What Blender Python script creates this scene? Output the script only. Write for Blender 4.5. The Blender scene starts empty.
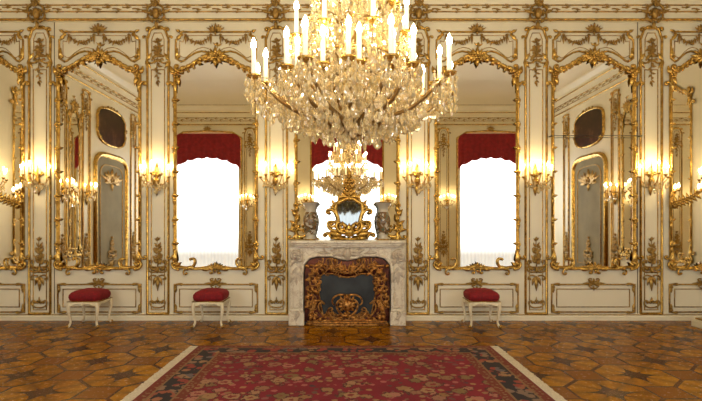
import bpy, math, random
from mathutils import Vector, Matrix
PI = math.pi
sin, cos = math.sin, math.cos
scn = bpy.context.scene
COL = scn.collection
S = 68.0          # wall-plane scale, units per metre in the frame of the photograph
CX, HY, EYE, D = 345.0, 225.0, 1.4, 7.2
XL, XR, YB = -5.6, 5.85, -7.5      # side walls and the window wall
def wx(p): return (p - CX) / S
def wz(p): return EYE + (HY - p) / S

# ------------------------------------------------------------------ materials
class NT:
    def __init__(s, name):
        s.m = bpy.data.materials.new(name); s.m.use_nodes = True
        s.t = s.m.node_tree; s.n = s.t.nodes; s.l = s.t.links
        s.b = s.n.get('Principled BSDF'); s.out = s.n.get('Material Output')
    def new(s, typ, **kw):
        n = s.n.new(typ)
        for k, v in kw.items(): setattr(n, k, v)
        return n
    def link(s, a, b): s.l.new(a, b)
    def set(s, sock, v):
        if hasattr(v, 'is_output') or isinstance(v, bpy.types.NodeSocket): s.l.new(v, sock)
        else: sock.default_value = v
    def math(s, op, a, b=0.0, c=None):
        n = s.new('ShaderNodeMath', operation=op)
        s.set(n.inputs[0], a); s.set(n.inputs[1], b)
        if c is not None: s.set(n.inputs[2], c)
        return n.outputs[0]
    def mix(s, f, a, b):
        n = s.new('ShaderNodeMix', data_type='RGBA')
        s.set(n.inputs[0], f); s.set(n.inputs[6], a); s.set(n.inputs[7], b)
        return n.outputs[2]
    def coord(s, which='Object'):
        return s.new('ShaderNodeTexCoord').outputs[which]
    def noise(s, scale, detail=3, vec=None, rough=0.5):
        n = s.new('ShaderNodeTexNoise'); n.inputs['Scale'].default_value = scale
        n.inputs['Detail'].default_value = detail; n.inputs['Roughness'].default_value = rough
        s.link(vec if vec is not None else s.coord(), n.inputs['Vector'])
        return n.outputs['Fac']
    def ramp(s, f, stops):
        n = s.new('ShaderNodeValToRGB'); s.link(f, n.inputs[0])
        cr = n.color_ramp
        while len(cr.elements) < len(stops): cr.elements.new(0.5)
        for e, (p, c) in zip(cr.elements, stops):
            e.position = p; e.color = c if len(c) == 4 else (*c, 1)
        return n.outputs[0]
    def bump(s, h, strength=0.3, dist=0.01):
        n = s.new('ShaderNodeBump'); n.inputs['Strength'].default_value = strength
        n.inputs['Distance'].default_value = dist
        s.link(h, n.inputs['Height']); s.link(n.outputs[0], s.b.inputs['Normal'])
    def p(s, **kw):
        for k, v in kw.items():
            s.set(s.b.inputs[k.replace('_', ' ')], v)
        return s
def C4(c): return (*c, 1)

def mat_simple(name, c1, c2, scale=8, rough=0.5, metal=0.0, bump=0, **kw):
    t = NT(name)
    f = t.noise(scale, 4)
    t.p(Base_Color=t.ramp(f, [(0.3, c1), (0.7, c2)]), Roughness=rough, Metallic=metal, **kw)
    if bump: t.bump(t.noise(scale * 4, 3), bump, 0.01)
    return t.m

M = {}
M['cream'] = mat_simple('cream_paint', (0.82, 0.755, 0.57), (0.88, 0.82, 0.635), 1.5, 0.45)
M['cream_trim'] = mat_simple('cream_trim_paint', (0.82, 0.755, 0.56), (0.88, 0.82, 0.63), 3, 0.4)
M['ceiling'] = mat_simple('ceiling_plaster', (0.86, 0.79, 0.64), (0.90, 0.84, 0.70), 1.0, 0.6)
M['gold'] = mat_simple('gilding', (0.28, 0.155, 0.028), (0.76, 0.50, 0.13), 18, 0.27, 0.88, 0.22)
M['gold_dull'] = mat_simple('aged_gilding', (0.20, 0.11, 0.03), (0.52, 0.33, 0.09), 30, 0.36, 0.85, 0.35)
M['bronze'] = mat_simple('copper_gilt_bronze', (0.07, 0.014, 0.004), (0.66, 0.33, 0.085), 26, 0.28, 0.9, 0.4)
M['bronze_back'] = mat_simple('dark_red_bronze', (0.025, 0.005, 0.002), (0.11, 0.022, 0.006), 14, 0.35, 0.6, 0.3)
M['reflection_grey'] = mat_simple('painted_reflection_grey', (0.27, 0.24, 0.16), (0.36, 0.32, 0.21), 2, 0.7, Specular_IOR_Level=0.1)  # flat grey painted in place of a dim mirror reflection
M['seam'] = mat_simple('dark_joint', (0.10, 0.07, 0.035), (0.16, 0.11, 0.06), 9, 0.7)
M['mirror'] = NT('mirror_silvering').p(Base_Color=(0.93, 0.92, 0.88, 1), Metallic=1.0, Roughness=0.01).m
M['old_glass'] = NT('old_mirror_glass').p(Base_Color=(0.15, 0.165, 0.17, 1), Metallic=1.0, Roughness=0.04).m
M['crystal'] = NT('cut_crystal').p(Base_Color=(0.96, 0.78, 0.43, 1), Emission_Color=(1.0, 0.74, 0.34, 1), Emission_Strength=0.045, Roughness=0.05, Transmission_Weight=0.78, IOR=1.55,  # faint warm emission put in so the unlit crystals look brighter
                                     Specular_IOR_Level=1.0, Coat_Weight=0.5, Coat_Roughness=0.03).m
M['glass_arm'] = NT('amber_glass_arm').p(Base_Color=(0.36, 0.22, 0.075, 1), Roughness=0.18, Metallic=0.6).m
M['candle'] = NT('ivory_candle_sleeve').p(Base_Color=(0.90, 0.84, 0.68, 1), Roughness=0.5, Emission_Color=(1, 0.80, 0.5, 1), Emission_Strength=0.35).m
def emis(name, col, st):
    t = NT(name); t.p(Base_Color=C4(col), Emission_Color=C4(col), Emission_Strength=st, Roughness=0.4)
    return t.m
M['bulb'] = emis('warm_bulb_glow', (1.0, 0.74, 0.36), 140)
M['bulb_wall'] = emis('warm_sconce_bulb_glow', (1.0, 0.72, 0.33), 215)
M['velvet'] = mat_simple('red_velvet', (0.14, 0.001, 0.005), (0.27, 0.002, 0.010), 40, 0.8, 0, 0.3, Sheen_Weight=0.06, Sheen_Tint=(0.9, 0.1, 0.1, 1))
M['curtain'] = mat_simple('red_curtain', (0.20, 0.006, 0.010), (0.32, 0.012, 0.018), 12, 0.8)
M['stool_paint'] = mat_simple('ivory_stool_paint', (0.72, 0.63, 0.42), (0.86, 0.78, 0.58), 12, 0.35)
M['black'] = mat_simple('firebox_black', (0.004, 0.004, 0.005), (0.012, 0.012, 0.014), 6, 0.6)  # near-black tone for the back of the firebox
M['fire_mesh'] = mat_simple('dark_screen_mesh', (0.010, 0.012, 0.013), (0.035, 0.042, 0.044), 4, 0.35, 0.2)
M['rod'] = mat_simple('dark_metal_rod', (0.05, 0.045, 0.035), (0.09, 0.08, 0.06), 9, 0.5, 0.6)
M['fringe'] = mat_simple('cream_wool_fringe', (0.55, 0.47, 0.33), (0.80, 0.71, 0.54), 70, 0.9, 0, 0.5)

def marble():
    t = NT('veined_marble')
    f = t.noise(5, 8, None, 0.65); g = t.noise(14, 5, None, 0.6)
    v = t.math('ABSOLUTE', t.math('SUBTRACT', f, 0.5))
    base = t.ramp(g, [(0.3, (0.70, 0.63, 0.50)), (0.7, (0.80, 0.74, 0.60))])
    t.p(Base_Color=t.mix(t.math('LESS_THAN', v, 0.018), base, (0.60, 0.51, 0.39, 1)), Roughness=0.32)
    return t.m
M['marble'] = marble()
M['marble_carved'] = mat_simple('carved_grey_marble', (0.40, 0.33, 0.25), (0.66, 0.58, 0.46), 20, 0.4, 0, 0.3)

def sheer():
    t = NT('sheer_curtain_daylight')
    co = t.coord(); sp = t.new('ShaderNodeSeparateXYZ'); t.link(co, sp.inputs[0])
    w = t.math('SINE', t.math('MULTIPLY', sp.outputs[0], 60.0))
    f = t.math('MULTIPLY_ADD', w, 0.10, 0.9)
    t.p(Base_Color=(0.9, 0.92, 0.92, 1), Roughness=0.9, Emission_Color=(0.93, 0.98, 1.0, 1))
    t.set(t.b.inputs['Emission Strength'], t.math('MULTIPLY', f, t.math('MULTIPLY_ADD', t.math('SMOOTH_MIN', t.math('MAXIMUM', t.math('MULTIPLY_ADD', sp.outputs[2], 0.9, -0.45), 0.0), 1.0, 0.2), 3.8, 0.5)))
    return t.m
M['sheer'] = sheer()

def porcelain():
    t = NT('painted_porcelain')
    co = t.coord(); sp = t.new('ShaderNodeSeparateXYZ'); t.link(co, sp.inputs[0])
    f = t.noise(13, 4, None, 0.6)
    z = t.math('MULTIPLY', t.math('GREATER_THAN', sp.outputs[2], 0.08), t.math('LESS_THAN', sp.outputs[2], 0.40))
    blot = t.math('MULTIPLY', t.math('GREATER_THAN', f, 0.45), z)
    g = t.noise(30, 2)
    pic = t.ramp(g, [(0.35, (0.05, 0.045, 0.035)), (0.5, (0.22, 0.11, 0.04)), (0.65, (0.10, 0.13, 0.09))])
    t.p(Base_Color=t.mix(blot, (0.50, 0.47, 0.40, 1), pic), Roughness=0.2)
    return t.m
M['porcelain'] = porcelain()

def painting():
    t = NT('dark_oil_paint')
    f = t.noise(2.4, 5, None, 0.6)
    t.p(Base_Color=t.ramp(f, [(0.35, (0.012, 0.007, 0.004)), (0.55, (0.05, 0.022, 0.010)), (0.72, (0.22, 0.10, 0.045))]), Roughness=0.3)
    return t.m
M['painting'] = painting()

def parquet():
    t = NT('octagon_star_parquet')
    co = t.coord(); sp = t.new('ShaderNodeSeparateXYZ'); t.link(co, sp.inputs[0])
    P = 0.955
    def local(off):
        r = []
        for k, o in ((0, 2.235), (1, -3.11)):
            u = t.math('DIVIDE', t.math('SUBTRACT', sp.outputs[k], o), P)
            u = t.math('ADD', u, off + 100.5)
            r.append(t.math('SUBTRACT', t.math('FRACT', u), 0.5))
        return r
    def octm(q):
        a = t.math('ABSOLUTE', q[0]); b = t.math('ABSOLUTE', q[1])
        d = t.math('MULTIPLY', t.math('ADD', a, b), 0.70711)
        return t.math('MAXIMUM', t.math('MAXIMUM', a, b), d)
    q0, q1 = local(0.0), local(0.5)
    m0, m1 = octm(q0), octm(q1)
    pick = t.math('LESS_THAN', m0, m1)
    ip = t.math('SUBTRACT', 1.0, pick)
    qx = t.math('ADD', t.math('MULTIPLY', q0[0], pick), t.math('MULTIPLY', q1[0], ip))
    qy = t.math('ADD', t.math('MULTIPLY', q0[1], pick), t.math('MULTIPLY', q1[1], ip))
    m = t.math('MINIMUM', m0, m1)
    ang = t.math('ARCTAN2', qy, qx)
    sec = t.math('FRACT', t.math('MULTIPLY_ADD', ang, 8 / (2 * PI), 8.5))
    # wood grain following the sectors
    big = t.noise(1.3, 2); fine = t.noise(26, 4, None, 0.7)
    wood = t.ramp(t.math('ADD', t.math('MULTIPLY', big, 0.5), t.math('MULTIPLY', fine, 0.5)),
                  [(0.35, (0.18, 0.055, 0.001)), (0.5, (0.34, 0.132, 0.002)), (0.65, (0.49, 0.220, 0.005))])
    tri = t.math('ABSOLUTE', t.math('SUBTRACT', sec, 0.5))
    shade = t.math('MULTIPLY_ADD', tri, 0.9, 0.55)
    sh = t.new('ShaderNodeVectorMath', operation='SCALE'); t.link(wood, sh.inputs[0]); t.link(shade, sh.inputs['Scale'])
    woodc = sh.outputs[0]
    dark = (0.095, 0.025, 0.001, 1); mid = (0.20, 0.066, 0.002, 1)
    # square infills
    inoct = t.math('LESS_THAN', m, 0.3535)
    c = t.mix(inoct, mid, woodc)
    band = t.math('MULTIPLY', t.math('GREATER_THAN', m, 0.334), t.math('LESS_THAN', m, 0.360))
    c = t.mix(band, c, dark)
    # star: eight thin points
    rr = t.math('SQRT', t.math('ADD', t.math('MULTIPLY', qx, qx), t.math('MULTIPLY', qy, qy)))
    ax = t.math('SQRT', t.math('ABSOLUTE', qx)); ay = t.math('SQRT', t.math('ABSOLUTE', qy))
    st1 = t.math('LESS_THAN', t.math('ADD', ax, ay), 0.53)
    dx = t.math('SQRT', t.math('ABSOLUTE', t.math('MULTIPLY', t.math('ADD', qx, qy), 0.7071)))
    dy = t.math('SQRT', t.math('ABSOLUTE', t.math('MULTIPLY', t.math('SUBTRACT', qx, qy), 0.7071)))
    st2 = t.math('LESS_THAN', t.math('ADD', dx, dy), 0.44)
    c = t.mix(st1, c, (0.042, 0.010, 0.001, 1)); c = t.mix(st2, c, (0.075, 0.018, 0.001, 1))
    t.p(Base_Color=c, Roughness=t.math('MULTIPLY_ADD', fine, 0.12, 0.20), Specular_IOR_Level=0.10)
    t.bump(fine, 0.05, 0.002)
    return t.m
M['parquet'] = parquet()

RW, RD = 1.77, 2.0
def rug():
    t = NT('persian_rug_pile')
    co = t.coord(); sp = t.new('ShaderNodeSeparateXYZ'); t.link(co, sp.inputs[0])
    ex = t.math('SUBTRACT', RW - 0.10, t.math('ABSOLUTE', sp.outputs[0]))
    ey = t.math('SUBTRACT', RD, t.math('ABSOLUTE', sp.outputs[1]))
    e = t.math('MINIMUM', ex, ey)
    def vor(scale, feature='F1', warp=0.0):
        v = t.new('ShaderNodeTexVoronoi', feature=feature)
        v.inputs['Scale'].default_value = scale; t.link(co, v.inputs['Vector']); return v
    v = vor(6.2); d = v.outputs['Distance']; colr = v.outputs['Color']
    sc = t.new('ShaderNodeSeparateColor'); t.link(colr, sc.inputs[0])
    nz = t.noise(34, 3)
    dd = t.math('ADD', d, t.math('MULTIPLY', t.math('SUBTRACT', nz, 0.5), 0.55))
    pal = t.ramp(sc.outputs[0], [(0.0, (0.25, 0.125, 0.045)), (0.35, (0.33, 0.20, 0.09)), (0.6, (0.36, 0.14, 0.10)), (0.85, (0.19, 0.12, 0.045))])
    red = t.ramp(t.noise(3, 3), [(0.3, (0.15, 0.003, 0.014)), (0.7, (0.22, 0.005, 0.022))])
    field = t.mix(t.math('LESS_THAN', dd, 0.47), red, (0.055, 0.010, 0.012, 1))
    field = t.mix(t.math('LESS_THAN', dd, 0.41), field, pal)
    field = t.mix(t.math('LESS_THAN', dd, 0.17), field, (0.19, 0.015, 0.02, 1))
    v2 = vor(12.5); d2 = t.math('ADD', v2.outputs['Distance'], t.math('MULTIPLY', t.math('SUBTRACT', nz, 0.5), 0.5))
    s2 = t.new('ShaderNodeSeparateColor'); t.link(v2.outputs['Color'], s2.inputs[0])
    leafm = t.math('MULTIPLY', t.math('LESS_THAN', d2, 0.36), t.math('GREATER_THAN', dd, 0.50))
    field = t.mix(leafm, field, t.ramp(s2.outputs[1], [(0.2, (0.31, 0.18, 0.07)), (0.5, (0.05, 0.02, 0.03)), (0.8, (0.36, 0.11, 0.09))]))
    navy = t.mix(t.math('LESS_THAN', t.math('ADD', vor(11).outputs['Distance'], t.math('MULTIPLY', t.math('SUBTRACT', nz, 0.5), 0.6)), 0.50),
                 (0.014, 0.010, 0.016, 1), t.ramp(sc.outputs[1], [(0.3, (0.26, 0.04, 0.03)), (0.6, (0.33, 0.18, 0.08)), (0.9, (0.12, 0.10, 0.10))]))
    guard = t.mix(t.math('LESS_THAN', vor(26).outputs['Distance'], 0.36), (0.15, 0.022, 0.012, 1), (0.24, 0.13, 0.06, 1))
    def band(lo, col, c): return t.mix(t.math('LESS_THAN', e, lo), c, col)
    c = band(0.40, guard, field)
    c = band(0.315, (0.22, 0.12, 0.05, 1), c)
    c = band(0.295, navy, c)
    c = band(0.105, (0.22, 0.12, 0.05, 1), c)
    c = band(0.085, guard, c)
    c = band(0.025, (0.16, 0.02, 0.015, 1), c)
    t.p(Base_Color=c, Roughness=0.92)
    t.bump(t.noise(120, 2), 0.4, 0.004)
    return t.m
M['rug'] = rug()

# ------------------------------------------------------------------ mesh builder
class MB:
    def __init__(s): s.v = []; s.f = []
    def add(s, vs, fs):
        o = len(s.v); s.v += [tuple(v) for v in vs]; s.f += [tuple(i + o for i in f) for f in fs]
    def box(s, x0, y0, z0, x1, y1, z1):
        s.add([(x, y, z) for x in (x0, x1) for y in (y0, y1) for z in (z0, z1)],
              [(0, 1, 3, 2), (4, 6, 7, 5), (0, 4, 5, 1), (2, 3, 7, 6), (0, 2, 6, 4), (1, 5, 7, 3)])
    def tube(s, pts, rad, n=6, flat=1.0):
        pts = [Vector(p) for p in pts]
        if not hasattr(rad, '__len__'): rad = [rad] * len(pts)
        vs, fs = [], []
        t0 = (pts[1] - pts[0]).normalized()
        up = Vector((0, 1, 0)) if abs(t0.y) < 0.9 else Vector((1, 0, 0))
        nrm = (up - t0 * up.dot(t0)).normalized()
        for i, p in enumerate(pts):
            a = pts[max(i - 1, 0)]; b = pts[min(i + 1, len(pts) - 1)]
            tt = (b - a)
            tt = tt.normalized() if tt.length > 1e-9 else t0
            nrm = (nrm - tt * nrm.dot(tt)).normalized()
            bi = tt.cross(nrm)
            for k in range(n):
                q = 2 * PI * k / n
                vs.append(p + (nrm * cos(q) * flat + bi * sin(q)) * rad[i])
        for i in range(len(pts) - 1):
            for k in range(n):
                k2 = (k + 1) % n
                fs.append((i * n + k, i * n + k2, (i + 1) * n + k2, (i + 1) * n + k))
        fs.append(tuple(range(n - 1, -1, -1))); fs.append(tuple((len(pts) - 1) * n + k for k in range(n)))
        s.add(vs, fs)
    def lathe(s, prof, n=16, c=(0, 0, 0), sq=None):
        vs, fs = [], []
        for r, z in prof:
            for k in range(n):
                a = 2 * PI * (k + 0.5) / n
                vs.append((c[0] + r * cos(a), c[1] + r * sin(a), c[2] + z))
        for i in range(len(prof) - 1):
            for k in range(n):
                k2 = (k + 1) % n
                fs.append((i * n + k, i * n + k2, (i + 1) * n + k2, (i + 1) * n + k))
        if prof[0][0] > 1e-6: fs.append(tuple(range(n - 1, -1, -1)))
        if prof[-1][0] > 1e-6: fs.append(tuple((len(prof) - 1) * n + k for k in range(n)))
        s.add(vs, fs)
    def blob(s, c, r, n=7, m=5):
        if not hasattr(r, '__len__'): r = (r, r, r)
        vs = [(c[0], c[1], c[2] - r[2])]; fs = []
        for j in range(1, m):
            a = -PI / 2 + PI * j / m
            for k in range(n):
                b = 2 * PI * k / n
                vs.append((c[0] + r[0] * cos(a) * cos(b), c[1] + r[1] * cos(a) * sin(b), c[2] + r[2] * sin(a)))
        vs.append((c[0], c[1], c[2] + r[2]))
        for k in range(n): fs.append((0, 1 + (k + 1) % n, 1 + k))
        for j in range(m - 2):
            for k in range(n):
                a = 1 + j * n + k; b = 1 + j * n + (k + 1) % n
                fs.append((a, b, b + n, a + n))
        L = len(vs) - 1; o = 1 + (m - 2) * n
        for k in range(n): fs.append((L, o + k, o + (k + 1) % n))
        s.add(vs, fs)
    # ---- relief work on a wall: (x, z) plane, depth towards -y
    def ribbon(s, path, prof, closed=True):
        n = len(path); vs, fs = [], []; k = len(prof)
        for i, (x, z) in enumerate(path):
            if closed: a, b = path[i - 1], path[(i + 1) % n]
            else: a, b = path[max(i - 1, 0)], path[min(i + 1, n - 1)]
            d1 = Vector((x - a[0], z - a[1])); d2 = Vector((b[0] - x, b[1] - z))
            if d1.length < 1e-9: d1 = d2
            if d2.length < 1e-9: d2 = d1
            d1.normalize(); d2.normalize()
            n1 = Vector((-d1.y, d1.x)); n2 = Vector((-d2.y, d2.x))
            nn = n1 + n2
            if nn.length < 1e-6: nn = n1.copy()
            nn.normalize(); sc = 1 / max(0.45, nn.dot(n1)); nn *= sc
            for o, d in prof: vs.append((x + nn.x * o, -d, z + nn.y * o))
        for i in range(n if closed else n - 1):
            j = (i + 1) % n
            for q in range(k - 1):
                fs.append((i * k + q, i * k + q + 1, j * k + q + 1, j * k + q))
        if not closed:
            fs.append(tuple(range(k))); fs.append(tuple((n - 1) * k + q for q in range(k - 1, -1, -1)))
        s.add(vs, fs)
    def poly(s, path, y0, y1):            # closed (x, z) outline extruded from depth y0 to y1
        n = len(path)
        vs = [(x, y0, z) for x, z in path] + [(x, y1, z) for x, z in path]
        fs = [tuple(range(n)), tuple(range(2 * n - 1, n - 1, -1))]
        for i in range(n): fs.append((i, (i + 1) % n, n + (i + 1) % n, n + i))
        s.add(vs, fs)
    def slab(s, path, z0, z1):            # closed (x, y) outline extruded upwards
        n = len(path)
        vs = [(x, y, z0) for x, y in path] + [(x, y, z1) for x, y in path]
        fs = [tuple(range(n - 1, -1, -1)), tuple(range(n, 2 * n))]
        for i in range(n): fs.append((i, (i + 1) % n, n + (i + 1) % n, n + i))
        s.add(vs, fs)
    def leaf(s, x, z, ang, L, W, d=0.008, h=0.022, bend=0.0, n=4):
        vs, fs = [], []; px, pz, a = x, z, ang
        for i in range(n + 1):
            t = i / n; w = W * 0.5 * sin(PI * min(1, 0.12 + 0.88 * t) ** 0.8) if 0 < i < n else W * 0.06
            nx, nz = -sin(a), cos(a)
            dep = d + h * sin(PI * (0.15 + 0.75 * t))
            vs += [(px + nx * w, -d, pz + nz * w), (px, -dep, pz), (px - nx * w, -d, pz - nz * w)]
            px += cos(a) * L / n; pz += sin(a) * L / n; a += bend / n
        for i in range(n):
            b = i * 3
            fs += [(b, b + 1, b + 4, b + 3), (b + 1, b + 2, b + 5, b + 4)]
        s.add(vs, fs)
    def scroll(s, x, z, ang, L, sgn=1, turn=6.0, r0=0.012, r1=0.006, d=0.016, n=15, end=True):
        pts, rad = [], []; a = ang
        for i in range(n + 1):
            t = i / n
            pts.append((x, -d, z)); rad.append(r0 + (r1 - r0) * t)
            st = L / n * (1.45 - 1.1 * t)
            a += sgn * turn / n * (0.35 + 1.3 * t)
            x += cos(a) * st; z += sin(a) * st
        s.tube(pts, rad, 5)
        if end: s.blob((x, -d, z), r1 * 2.1, 6, 4)
    def flower(s, x, z, r, d=0.015, n=5):
        for k in range(n):
            a = 2 * PI * k / n + 0.3
            s.blob((x + cos(a) * r * 0.6, -d, z + sin(a) * r * 0.6), (r * 0.48, r * 0.35, r * 0.48), 6, 4)
        s.blob((x, -d - r * 0.3, z), r * 0.36, 6, 4)
    def mirror_x(s):
        o = len(s.v); s.v += [(-x, y, z) for x, y, z in s.v[:o]]
        s.f += [tuple(reversed([i + o for i in f])) for f in list(s.f)]
    def mesh(s, name, mat, smooth=True):
        me = bpy.data.meshes.new(name); me.from_pydata(s.v, [], s.f)
        me.materials.append(M[mat] if isinstance(mat, str) else mat)
        if smooth:
            me.polygons.foreach_set('use_smooth', [True] * len(me.polygons))
        me.update(); return me
    def build(s, name, mat, parent=None, loc=(0, 0, 0), rz=0, smooth=True):
        return put(name, s.mesh(name, mat, smooth), parent, loc, rz)

def put(name, me, parent=None, loc=(0, 0, 0), rz=0):
    o = bpy.data.objects.new(name, me); COL.objects.link(o)
    o.parent = parent; o.location = loc; o.rotation_euler = (0, 0, rz)
    return o
def tag(o, label, cat, group=None):
    o['label'] = label; o['category'] = cat
    if group: o['group'] = group
    return o
def thing(name, label, cat, loc=(0, 0, 0), rz=0, group=None):
    return tag(put(name, None, None, loc, rz), label, cat, group)
def struct(o):
    o['kind'] = 'structure'; return o
KIDS = {}
def copy_tree(o, parent=None):
    c = o.copy(); COL.objects.link(c)
    if parent is not None: c.parent = parent
    for ch in [k for k in o.children]: copy_tree(ch, c)
    return c
def dup(o, label, loc, rz=0, group=None):
    c = copy_tree(o); c.location = loc; c.rotation_euler = (0, 0, rz); c['label'] = label
    if group: c['group'] = group
    return c
def sharp(o):
    o.data.polygons.foreach_set('use_smooth', [False] * len(o.data.polygons)); return o
def bevel(o, w=0.006, seg=2):
    m = o.modifiers.new('bevel', 'BEVEL'); m.width = w; m.segments = seg; m.limit_method = 'ANGLE'
    return o
trim_n = [0]
def trim(mb, mat, loc=(0, 0, 0), rz=0, smooth=True):
    trim_n[0] += 1
    return struct(mb.build('trim_%d' % trim_n[0], mat, None, loc, rz, smooth))

# ------------------------------------------------------------------ room shell
ZC = 4.38                                         # underside of the cornice
H = 5.45
b = MB(); b.box(XL - 0.2, YB - 0.6, -0.2, XR + 0.2, 0.2, 0); struct(b.build('floor', 'parquet', smooth=False))
b = MB(); b.box(XL - 0.2, YB - 0.6, H, XR + 0.2, 0.2, H + 0.2); struct(b.build('ceiling', 'ceiling', smooth=False))
b = MB(); b.box(XL - 0.2, 0, 0, XR + 0.2, 0.2, H); struct(b.build('wall_back', 'cream', smooth=False))
b = MB(); b.box(XL - 0.2, YB - 0.6, 0, XL, 0, H); struct(b.build('wall_left', 'cream', smooth=False))
b = MB(); b.box(XR, YB - 0.6, 0, XR + 0.2, 0, H); struct(b.build('wall_right', 'cream', smooth=False))
WIN = [(-4.12, 0.92), (0.06, 0.98), (4.36, 0.90)]
ZW0, ZW1 = 0.12, 4.05
b = MB()
xs = [XL - 0.2]
for c, h in WIN: xs += [c - h, c + h]
xs.append(XR + 0.2)
for i in range(0, 8, 2): b.box(xs[i], YB - 0.25, 0, xs[i + 1], YB, H)
for c, h in WIN:
    b.box(c - h, YB - 0.25, 0, c + h, YB, ZW0); b.box(c - h, YB - 0.25, ZW1, c + h, YB, H)
struct(b.build('wall_front', 'cream', smooth=False))

# cornice profile (depth, height) swept along each wall
CORN = [(0, ZC), (0.045, ZC), (0.06, ZC + 0.02), (0.045, ZC + 0.045), (0.05, ZC + 0.06), (0.075, ZC + 0.13), (0.085, ZC + 0.14),
        (0.085, ZC + 0.21), (0.10, ZC + 0.225), (0.12, ZC + 0.29), (0.15, ZC + 0.34), (0.16, ZC + 0.36), (0.18, ZC + 0.42), (0.27, ZC + 0.50), (0.29, ZC + 0.54), (0, ZC + 0.54)]
def extr(prof, L):                                 # sweep along local x from -L/2 to L/2
    m = MB(); n = len(prof)
    vs = [(x, -d, z) for x in (-L / 2, L / 2) for d, z in prof]
    m.add(vs, [(i, i + 1, n + i + 1, n + i) for i in range(n - 1)]); return m
MX = (XL + XR) / 2; MY = YB / 2
SIDES = [('back', XR - XL, (MX, 0, 0), 0), ('left', -YB, (XL, MY, 0), PI / 2), ('right', -YB, (XR, MY, 0), -PI / 2), ('front', XR - XL, (MX, YB, 0), PI)]
def goldrod(L, z, d, r, h=None):
    m = MB(); pr = [(d, z - r)] + [(d + r * 1.2 * sin(PI * k / 6), z - r * cos(PI * k / 6)) for k in range(1, 6)] + [(d, z + r)]
    return extr(pr, L)
for nm, L, loc, rz in SIDES:
    trim(extr(CORN, L), 'cream_trim', loc, rz, False)
    trim(goldrod(L, ZC + 0.020, 0.048, 0.019), 'gold', loc, rz)
    m = goldrod(L, ZC + 0.125, 0.070, 0.010)
    m.v += []
    n0 = len(m.v)
    m2 = goldrod(L, ZC + 0.215, 0.084, 0.011); m.add(m2.v, m2.f)
    m2 = goldrod(L, ZC + 0.355, 0.150, 0.016); m.add(m2.v, m2.f)
    trim(m, 'gold', loc, rz)
    # running foliage of the frieze
    m = MB(); x = -L / 2 + 0.05; k = 0
    while x < L / 2 - 0.12:
        s_ = 1 if k % 2 else -1
        m.scroll(x, ZC + 0.17 - s_ * 0.012, s_ * 0.4, 0.16, -s_, 5.2, 0.010, 0.006, 0.095, 9)
        m.leaf(x + 0.05, ZC + 0.17, -s_ * 0.5, 0.085, 0.035, 0.085, 0.02, s_ * 0.8)
        x += 0.145; k += 1
    trim(m, 'gold_dull', loc, rz)
    if nm == 'front': continue
    # skirting
    z0 = 0
    m = extr([(0, 0), (0.035, 0), (0.035, 0.055), (0.022, 0.07), (0.022, 0.09), (0.0, 0.10)], L)
    o = m.build('baseboard_' + nm, 'cream_trim', None, loc, rz, False); struct(o)
    trim(goldrod(L, 0.083, 0.018, 0.008), 'gold_dull', loc, rz)
# cove between cornice and ceiling
for nm, L, loc, rz in SIDES:
    pr = [(0.24 + 0.75 * (1 - cos(PI / 2 * k / 6)), ZC + 0.52 + (H - ZC - 0.52) * sin(PI / 2 * k / 6)) for k in range(7)]
    trim(extr(pr, L), 'ceiling', loc, rz)
    trim(goldrod(L, ZC + 0.555, 0.245, 0.012), 'gold', loc, rz)

# ------------------------------------------------------------------ gilded panel mouldings
def rect(x0, z0, x1, z1): return [(x0, z0), (x1, z0), (x1, z1), (x0, z1)]
def half_round(w, d):
    return [(w / 2, 0.0), (w * 0.42, d * 0.6), (w * 0.2, d), (-w * 0.2, d), (-w * 0.42, d * 0.6), (-w / 2, 0.0)]
def pilaster_mould(hw):
    m = MB()
    zb, zt = wz(313.5), wz(29)
    zk = wz(63)                                    # waist under the cartouche
    out = [(-hw, zb), (hw, zb), (hw, zk - 0.06), (hw * 1.10, zk), (hw * 0.98, zk + 0.07), (hw * 1.02, zt - 0.16), (hw * 0.72, zt - 0.02), (hw * 0.45, zt + 0.01),
           (-hw * 0.45, zt + 0.01), (-hw * 0.72, zt - 0.02), (-hw * 1.02, zt - 0.16), (-hw * 0.98, zt - 0.42), (-hw * 1.10, zk), (-hw, zk - 0.06)]
    out[11] = (-hw * 0.98, zk + 0.07)
    m.ribbon(out, half_round(0.036, 0.026))
    i = hw - 0.058
    m.ribbon(rect(-i, zb + 0.055, i, zk - 0.10), half_round(0.014, 0.014))
    i2 = hw - 0.065
    m.ribbon([(-i2, zk + 0.09), (i2, zk + 0.09), (i2, zt - 0.15), (i2 * 0.6, zt - 0.06), (-i2 * 0.6, zt - 0.06), (-i2, zt - 0.15)], half_round(0.012, 0.012))
    m2 = MB()                                      # scrolls at the corners of the head and waist
    m2.scroll(hw * 0.55, zt - 0.01, 0.9, 0.16, -1, 6.5, 0.018, 0.010, 0.02)
    m2.scroll(hw * 1.0, zt - 0.14, 1.2, 0.12, -1, 6, 0.016, 0.008, 0.02)
    m2.scroll(hw * 1.05, zk + 0.02, -2.4, 0.22, -1, 5.5, 0.016, 0.008, 0.02)
    m2.leaf(hw * 1.02, zk + 0.03, 1.9, 0.13, 0.06, 0.01, 0.03, 0.5)
    m2.leaf(hw * 1.0, zk + 0.03, -1.9, 0.13, 0.05, 0.01, 0.03, -0.4)
    m2.leaf(hw * 0.6, zt, 2.6, 0.12, 0.05, 0.01, 0.03, 0.5)
    m2.mirror_x(); m.add(m2.v, m2.f)
    return m
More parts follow.
